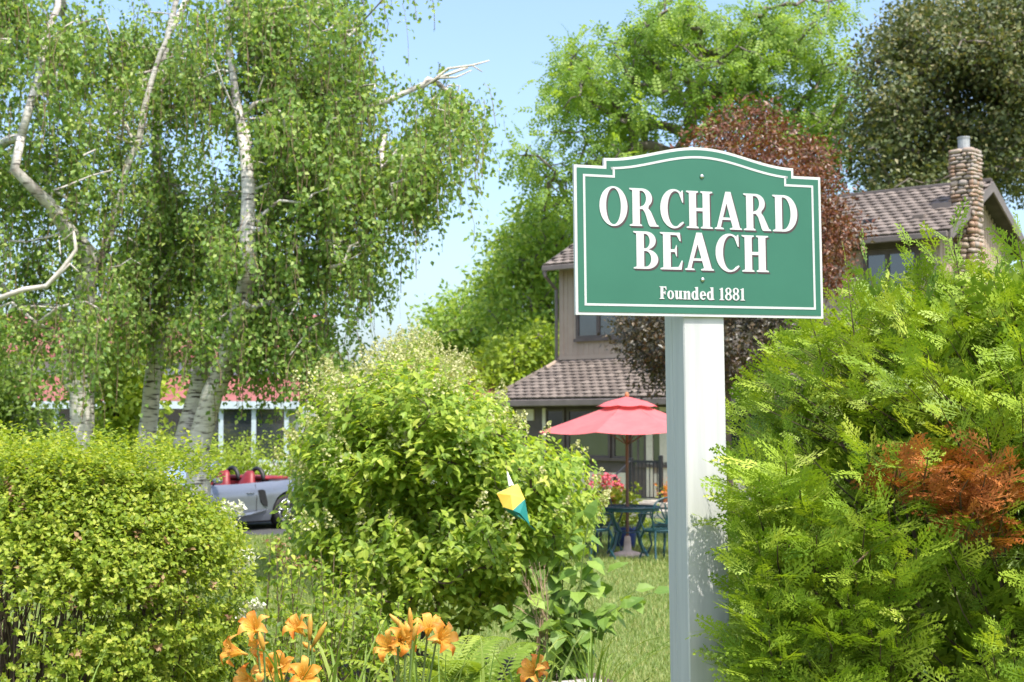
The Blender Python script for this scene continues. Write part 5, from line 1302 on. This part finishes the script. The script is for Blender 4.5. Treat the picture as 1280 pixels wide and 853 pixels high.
# ================================================================== BED PLANTS
def timber():
    p1, p0 = at(751, 843, 8.95), at(600, 856, 8.58); d = (p1 - p0); d.z = 0; d.normalize(); ang = math.atan2(d.y, d.x); e = Vector((p1.x, p1.y, 0))
    t = thing('bed_timber', 'weathered grey timber edging of the raised shrub bed', 'timber', e, ang)
    MB().box(-1.45, 0, -.05, .06, .145, .292, ch=.008).build('top_timber', 'old_wood', t)
    MB().box(-1.5, -.03, -.06, .05, 0, .144, ch=.008).build('bottom_timber', 'old_wood', t)
timber()
def leafy_plant():
    rng = np.random.default_rng(81); Y0 = 9.12; b = at(695, 820, Y0)
    t = thing('leafy_plant', 'leafy plant with large drooping heart shaped leaves behind the grey timber', 'plant', (b.x, Y0, 0))
    tips = [(655, 735), (640, 770), (668, 690), (690, 665), (715, 660), (738, 690), (755, 720), (790, 740), (770, 760), (745, 770), (705, 700), (725, 730), (680, 740), (700, 770), (735, 655), (812, 742), (665, 800), (720, 790)]
    st = MB(); metas = []
    for q in range(4):
        me = bpy.data.meshes.new('leaf'); rr = random.Random(q + 9)
        me.from_pydata([(x, y * rr.uniform(.9, 1.2), z + rr.uniform(-.03, .03)) for x, y, z in LEAFBIG[0]], [], LEAFBIG[1]); me.materials.append(MATS['big_leaf']); metas.append(me)
    cnt = 0
    for k, (x, y) in enumerate(tips):
        p = at(x, y, Y0 + rng.uniform(-.22, .12)); b0 = Vector((b.x + rng.uniform(-.12, .12), Y0 + rng.uniform(-.08, .08), .0))
        md = b0.lerp(p, .55) + Vector((-(p.x - b0.x) * .12, 0, .12)); pts = [b0, b0.lerp(md, .5), md, md.lerp(p, .55) + Vector((0, 0, .03)), p]
        st.tube(pts, [.007, .006, .005, .004, .003], 5)
        for j in range(13):
            s = .28 + .72 * j / 12; f = s * 4; i = min(3, int(f)); c = pts[i].lerp(pts[i + 1], f - i)
            a = j * 2.4 + k + rng.uniform(-.4, .4); out = Vector((math.cos(a), math.sin(a) * .9, -.35 + rng.uniform(-.35, .25)))
            if j == 12: out = (p - md).normalized() + Vector((0, 0, -.4))
            out.normalize(); nn = Vector((rng.uniform(-.4, .4), -.45 + rng.uniform(-.3, .3), .9)); L = float(rng.uniform(.09, .165))
            yv = nn.cross(out).normalized(); zv = out.cross(yv); stalk = c + out * .025; st.tube([c, stalk], .002, 3, cap=False)
            ob = bpy.data.objects.new('leaf', metas[cnt % 4]); COL.objects.link(ob); ob.parent = t; cnt += 1
            ob.matrix_local = Matrix.Translation(stalk - t.location) @ Matrix((out, yv, zv)).transposed().to_4x4() @ Matrix.Scale(L, 4)
    st.build('stems', 'green_stem', t, world=True)
    d = thing('dry_flower_stalks', 'bundle of dry brown flower stalks standing in the green leaves', 'dry plant', (at(672, 740, 9.0).x, 9.0, 0)); mb = MB()
    g = at(672, 740, 9.0)
    for k in range(16):
        e = at(668 + rng.uniform(-20, 16), 712 + rng.uniform(-14, 50), 9.0 + rng.uniform(-.08, .08)); m_ = at(678 + rng.uniform(-9, 9), 775, 9.0)
        mb.tube([(g.x + rng.uniform(-.06, .06), 9.0 + rng.uniform(-.05, .05), 0), m_, m_.lerp(e, .6) + Vector((rng.uniform(-.02, .02), 0, 0)), e], [.002, .0028, .0026, .0015], 4)
        mb.tube([m_.lerp(e, .7), m_.lerp(e, .9) + Vector((rng.uniform(-.05, .05), rng.uniform(-.04, .04), .02))], [.0025, .001], 3)
    mb.build('stalks', 'dry_stalk', d, world=True)
leafy_plant()
def fern():
    rng = np.random.default_rng(83)
    for bx, Y0, nf, lab in ((606, 8.1, 11, 'yellow green fern with arching fronds in front of the bed timber'), (545, 7.7, 7, 'low fern growing behind the orange daylilies')):
        b = at(bx, 535, Y0); t = thing('fern', lab, 'fern', (b.x, Y0, 0))
        for k in range(nf):
            a = rng.uniform(0, 2 * math.pi); L = rng.uniform(.95, 1.35); P = []; n = 30
            for i in range(n):
                s = i / (n - 1); P.append([b.x + math.cos(a) * L * .48 * s ** 1.4, Y0 + math.sin(a) * L * .48 * s ** 1.4, L * (.92 * s - .42 * s ** 3)])
            P = np.array(P); Tn = unit(np.gradient(P, axis=0)); sd = unit(np.cross(Tn, np.array([0, 0, 1.]))); m_ = np.arange(5, n)
            w = np.sin((m_ / (n - 1)) ** .8 * math.pi * .93 + .12) * .13 + .012
            ps = [scatter([(0, 0, 0), (.45, .12, .03), (1, 0, -.12), (.45, -.12, .03)], [(0, 1, 2), (0, 2, 3)], P[m_], unit(sd[m_] * sgn + Tn[m_] * .35), unit(np.cross(sd[m_], Tn[m_])), w) for sgn in (1, -1)]
            ps.append((np.concatenate([P - sd * .003, P + sd * .003]), np.array([q for i in range(n - 1) for q in ((i, i + 1, n + i), (i + 1, n + i + 1, n + i))])))
            V, F = join_np(ps); build_np('frond', V, F, 'fern_leaf', t, rnd=np.full(len(V), rng.random()))
        mb = MB()
        mb.lathe([(.05, 0), (.06, .03), (.03, .08)], 8, (b.x, Y0, 0)); mb.build('crown', 'bark_brown', t, world=True)
fern()
def strap_leaves(b, n, rng, hmin, hmax, w, spread):
    parts = []
    for k in range(n):
        a = rng.uniform(0, 2 * math.pi); H = rng.uniform(hmin, hmax); R_ = rng.uniform(.25, 1) * spread; m_ = 10; P = []
        x0 = b[0] + rng.normal() * .03; y0 = b[1] + rng.normal() * .03; bend = rng.uniform(.15, .55)
        for i in range(m_):
            s = i / (m_ - 1); P.append([x0 + math.cos(a) * R_ * s ** 1.7, y0 + math.sin(a) * R_ * s ** 1.7, H * (s * (1 + bend) - bend * s ** 3.2)])
        P = np.array(P); sd = np.array([-math.sin(a), math.cos(a), 0]); ww = w * rng.uniform(.7, 1.2) * (1 - np.linspace(0, 1, m_) ** 2.5) + .0008
        V = np.concatenate([P - sd * ww[:, None], P + np.array([0, 0, -.004]), P + sd * ww[:, None]]); F = []
        for i in range(m_ - 1): F += [(i, m_ + i, m_ + i + 1), (i, m_ + i + 1, i + 1), (m_ + i, 2 * m_ + i, 2 * m_ + i + 1), (m_ + i, 2 * m_ + i + 1, m_ + i + 1)]
        parts.append((V, np.array(F)))
    return parts
def petal_mesh(seed, wide):
    r = random.Random(seed); n = 7; V = []; F = []
    for i in range(n):
        s = i / (n - 1); rad = .006 + .070 * s ** 1.35; z = .085 * math.sin(min(1.62, s * 1.95)) - .028 * max(0, s - .62) / .38
        w = wide * math.sin(math.pi * (.10 + .86 * s)) + .001
        for q, u in enumerate((-1, -.5, 0, .5, 1)): V.append((rad, u * w, z + abs(u) * w * .30 + (r.uniform(-.0025, .0025) if abs(u) == 1 else 0) - (.003 if u == 0 else 0)))
    for i in range(n - 1):
        for j in range(4): F.append((i * 5 + j, i * 5 + j + 1, (i + 1) * 5 + j + 1, (i + 1) * 5 + j))
    me = bpy.data.meshes.new('petal'); me.from_pydata(V, [], F); me.polygons.foreach_set('use_smooth', [True] * len(me.polygons)); me.materials.append(MATS['lily_petal']); return me
PET = [petal_mesh(1, .022), petal_mesh(2, .015)]
def daylily(label, bx, Y0, flowers, buds, nleaf, seed):
    rng = np.random.default_rng(seed); b = at(bx, 535, Y0); t = thing('daylily', label, 'flower', (b.x, Y0, 0), group='orange daylilies in the flower bed')
    st = MB()
    def scape(p):
        b0 = Vector((b.x + rng.uniform(-.05, .05), Y0 + rng.uniform(-.04, .04), 0)); md = b0.lerp(p, .6) + Vector(((b0.x - p.x) * .15, 0, .05)); st.tube([b0, b0.lerp(md, .5), md, p], [.006, .0055, .005, .004], 5)
    for (x, y, fx, fy, fz, sc) in flowers:
        p = at(x, y, Y0 + rng.uniform(-.12, .12)); ax = Vector((fx, fy, fz)).normalized(); base = p - ax * .055 * sc; scape(base)
        q = ax.to_track_quat('Z', 'Y').to_matrix().to_4x4()
        mb = MB(); mb.lathe([(.004, -.028), (.007, -.01), (.011, .008), (.006, .022)], 8)
        for k in range(6):
            a = k * 1.047 + .4; mb.tube([(0, 0, .01), (.008 * math.cos(a), .008 * math.sin(a), .05), (.022 * math.cos(a), .022 * math.sin(a), .082)], [.0012, .001, .002], 4)
        fl = mb.build('flower', 'lily_bud', t, smooth=True); fl.matrix_local = Matrix.Translation(base - t.location) @ q @ Matrix.Scale(sc * .76, 4) @ Matrix.Rotation(rng.uniform(0, 6), 4, 'Z')
        for k in range(6):
            o = bpy.data.objects.new('petal', PET[k % 2]); COL.objects.link(o); o.parent = fl
            o.rotation_euler = (0, rng.uniform(-.12, .12) + (.12 if k % 2 else 0), k * math.pi / 3 + rng.uniform(-.08, .08)); o.location = (0, 0, .001 * (k % 2))
    for (x, y, fx, fz, L) in buds:
        p = at(x, y, Y0 + rng.uniform(-.1, .1)); ax = Vector((fx, -.2, fz)).normalized(); b0 = p - ax * L; scape(b0)
        MB().tube([b0, b0 + ax * L * .3, b0 + ax * L * .7, p], [.004, .009, .010, .003], 7).build('bud', 'lily_bud', t, smooth=True, world=True)
    st.build('stem', 'green_stem', t, world=True)
    for V, F in strap_leaves((b.x, Y0), nleaf, rng, .75, 1.12, .011, .42): build_np('leaf', V, F, 'strap_leaf', t)
daylily('orange daylily clump with many open blooms beside the clipped shrub', 335, 5.15, [(314, 780, -.2, -.8, .6, 1.05), (284, 812, -.8, -.5, .3, 1.1), (318, 808, -.6, -.6, -.1, .8), (332, 834, -.3, -.8, .3, 1.05), (303, 846, -.6, -.7, .4, 1.0), (350, 832, .3, -.8, .5, 1.1), (382, 842, .3, -.8, .45, 1.15)], [(324, 790, -.2, .9, .07)], 26, 91)
daylily('orange daylily with one side facing bloom and three upright buds', 385, 5.3, [(368, 780, -.35, -.5, .55, 1.05)], [(388, 768, .05, 1, .10), (408, 778, .5, .85, .11), (378, 803, -.6, .5, .06)], 20, 92)
daylily('orange daylily clump blooming in front of the hydrangea bush', 515, 5.3, [(482, 806, -.4, -.75, .35, 1.1), (507, 800, .45, -.7, .1, 1.1), (538, 778, .2, -.5, .8, 1.1), (557, 796, .55, -.7, .35, 1.15)], [(487, 768, -.7, .7, .09), (512, 760, -.05, 1, .11), (499, 776, -.25, .9, .08), (522, 778, .25, .9, .07)], 30, 93)
daylily('single orange daylily bloom in front of the grey bed timber', 672, 5.3, [(662, 836, -.5, -.7, .5, 1.05), (676, 832, .6, -.6, .4, .9)], [], 12, 94)
def grass_tuft(label, bx, Y0, n, hmin, hmax, w, spread, seed):
    rng = np.random.default_rng(seed); b = at(bx, 535, Y0); t = thing('grass_tuft', label, 'grass', (b.x, Y0, 0), group='ornamental grass tufts in the beds')
    for V, F in strap_leaves((b.x, Y0), n, rng, hmin, hmax, w, spread): build_np('blade', V, F, 'strap_leaf', t)
grass_tuft('tuft of long arching grass blades at the end of the bed timber', 742, 8.5, 34, .38, .72, .005, .55, 95)
grass_tuft('tuft of strap leaves at the foot of the clipped shrub', 70, 5.2, 22, .75, 1.0, .007, .5, 96)
grass_tuft('thick tuft of strap leaves between the daylily clumps', 440, 5.35, 36, .7, 1.12, .012, .5, 97)
grass_tuft('tuft of strap leaves between the ferns and the single daylily', 610, 5.5, 26, .7, 1.08, .010, .5, 195)
grass_tuft('tuft of narrow leaves between the two larger daylily clumps and the fern', 560, 5.6, 22, .7, 1.05, .008, .45, 196)
def weeds():
    rng = np.random.default_rng(98); Y0 = 8.3
    for bx, lab, tips in ((350, 'thin stemmed plant with tan seed heads beside the lawn', [(345, 678), (352, 690), (365, 700), (380, 705)]), (420, 'loose leafy perennial with reddish stems below the hydrangea', [(395, 700), (415, 690), (440, 705), (460, 730), (425, 740), (390, 750), (450, 770), (405, 780)]), (480, 'short bushy perennial behind the daylily buds', [(470, 750), (490, 740), (505, 760), (455, 775), (520, 770), (480, 790)])):
        b = at(bx, 535, Y0); t = thing('perennial_plant', lab, 'plant', (b.x, Y0, 0)); st = MB(); P = []
        for x, y in tips:
            for rep_ in range(3):
                p = at(x + rng.uniform(-14, 14), y + rng.uniform(-8, 22), Y0 + rng.uniform(-.2, .2)); b0 = Vector((b.x + rng.uniform(-.1, .1), Y0 + rng.uniform(-.1, .1), 0)); md = b0.lerp(p, .5) + Vector((rng.uniform(-.04, .04), 0, .04))
                st.tube([b0, md, p], [.0045, .004, .002], 4)
                for s in np.linspace(.25, 1, 16): P.append(np.array(md.lerp(p, (s - .5) * 2) if s > .5 else b0.lerp(md, s * 2)))
        P = np.array(P); n = len(P); P = np.repeat(P, 3, 0) + rng.normal(size=(n * 3, 3)) * .012
        V, F = scatter(LEAF8[0], LEAF8[1], P, unit(rng.normal(size=(n * 3, 3)) + np.array([0, 0, .1])), unit(rng.normal(size=(n * 3, 3)) * .6 + np.array([0, -.2, 1])), rng.uniform(.03, .062, n * 3)); build_np('foliage', V, F, 'hydrangea_leaf', t)
        st.build('stems', 'twig', t, world=True)
        if bx == 350:
            
            for x, y in tips[:5]: V, F = leaf_cloud(np.array([np.array(at(x, y, Y0))]), 40, .03, .022, rng, LEAFB); tag(build_np('seed_head', V, F, 'spirea_faded', t), kind='stuff')
weeds()
def garden_kite():
    Y = 8.72; o = at(640, 622, Y); t = thing('wind_spinner', 'yellow and teal fabric wind spinner hanging in the hydrangea bush', 'wind spinner', o)
    def q(x, y, dy=0): return at(x, y, Y + dy) - o
    a, b_, c, d, tp, bt = q(621, 617, .0), q(647, 605, .05), q(656, 624, .02), q(641, 638, -.06), q(640, 600, .05), q(662, 656, .03); e = q(629, 634, -.02)
    build('top_panel', [a, b_, c, d, e, (a + c) * .5 + Vector((0, -.05, .01))], [(0, 5, 1), (1, 5, 2), (2, 5, 3), (3, 5, 4), (4, 5, 0)], 'kite_yellow', t)
    build('bottom_panel', [d, c, bt, q(650, 642, -.04)], [(0, 3, 1), (1, 3, 2), (3, 0, 2)], 'kite_teal', t)
    build('side_panel', [e, d, q(650, 650, .01), q(634, 640, .05)], [(0, 1, 2), (0, 2, 3)], 'kite_teal', t)
    build('back_panel', [a, b_, c, bt, e], [(0, 1, 2, 3, 4)], 'kite_teal', t).location = (0, .07, 0)
    MB().tube([q(634, 590, .08), q(636, 598, .07), q(639, 608, .05)], [.004, .010, .018], 6).build('ribbon', 'kite_cream', t)
    MB().tube([q(632, 575, .45), q(634, 592, .08)], .002, 4).build('cord', 'twig', t)
    build('tail', [q(680, 676, .75), q(687, 678, .77), q(685, 692, .75), q(678, 690, .73)], [(0, 1, 2, 3)], 'kite_teal', t)
    MB().tube([q(660, 655, .03), q(670, 664, .3), q(684, 680, .76)], .002, 4).build('tail_cord', 'kite_teal', t)
garden_kite()
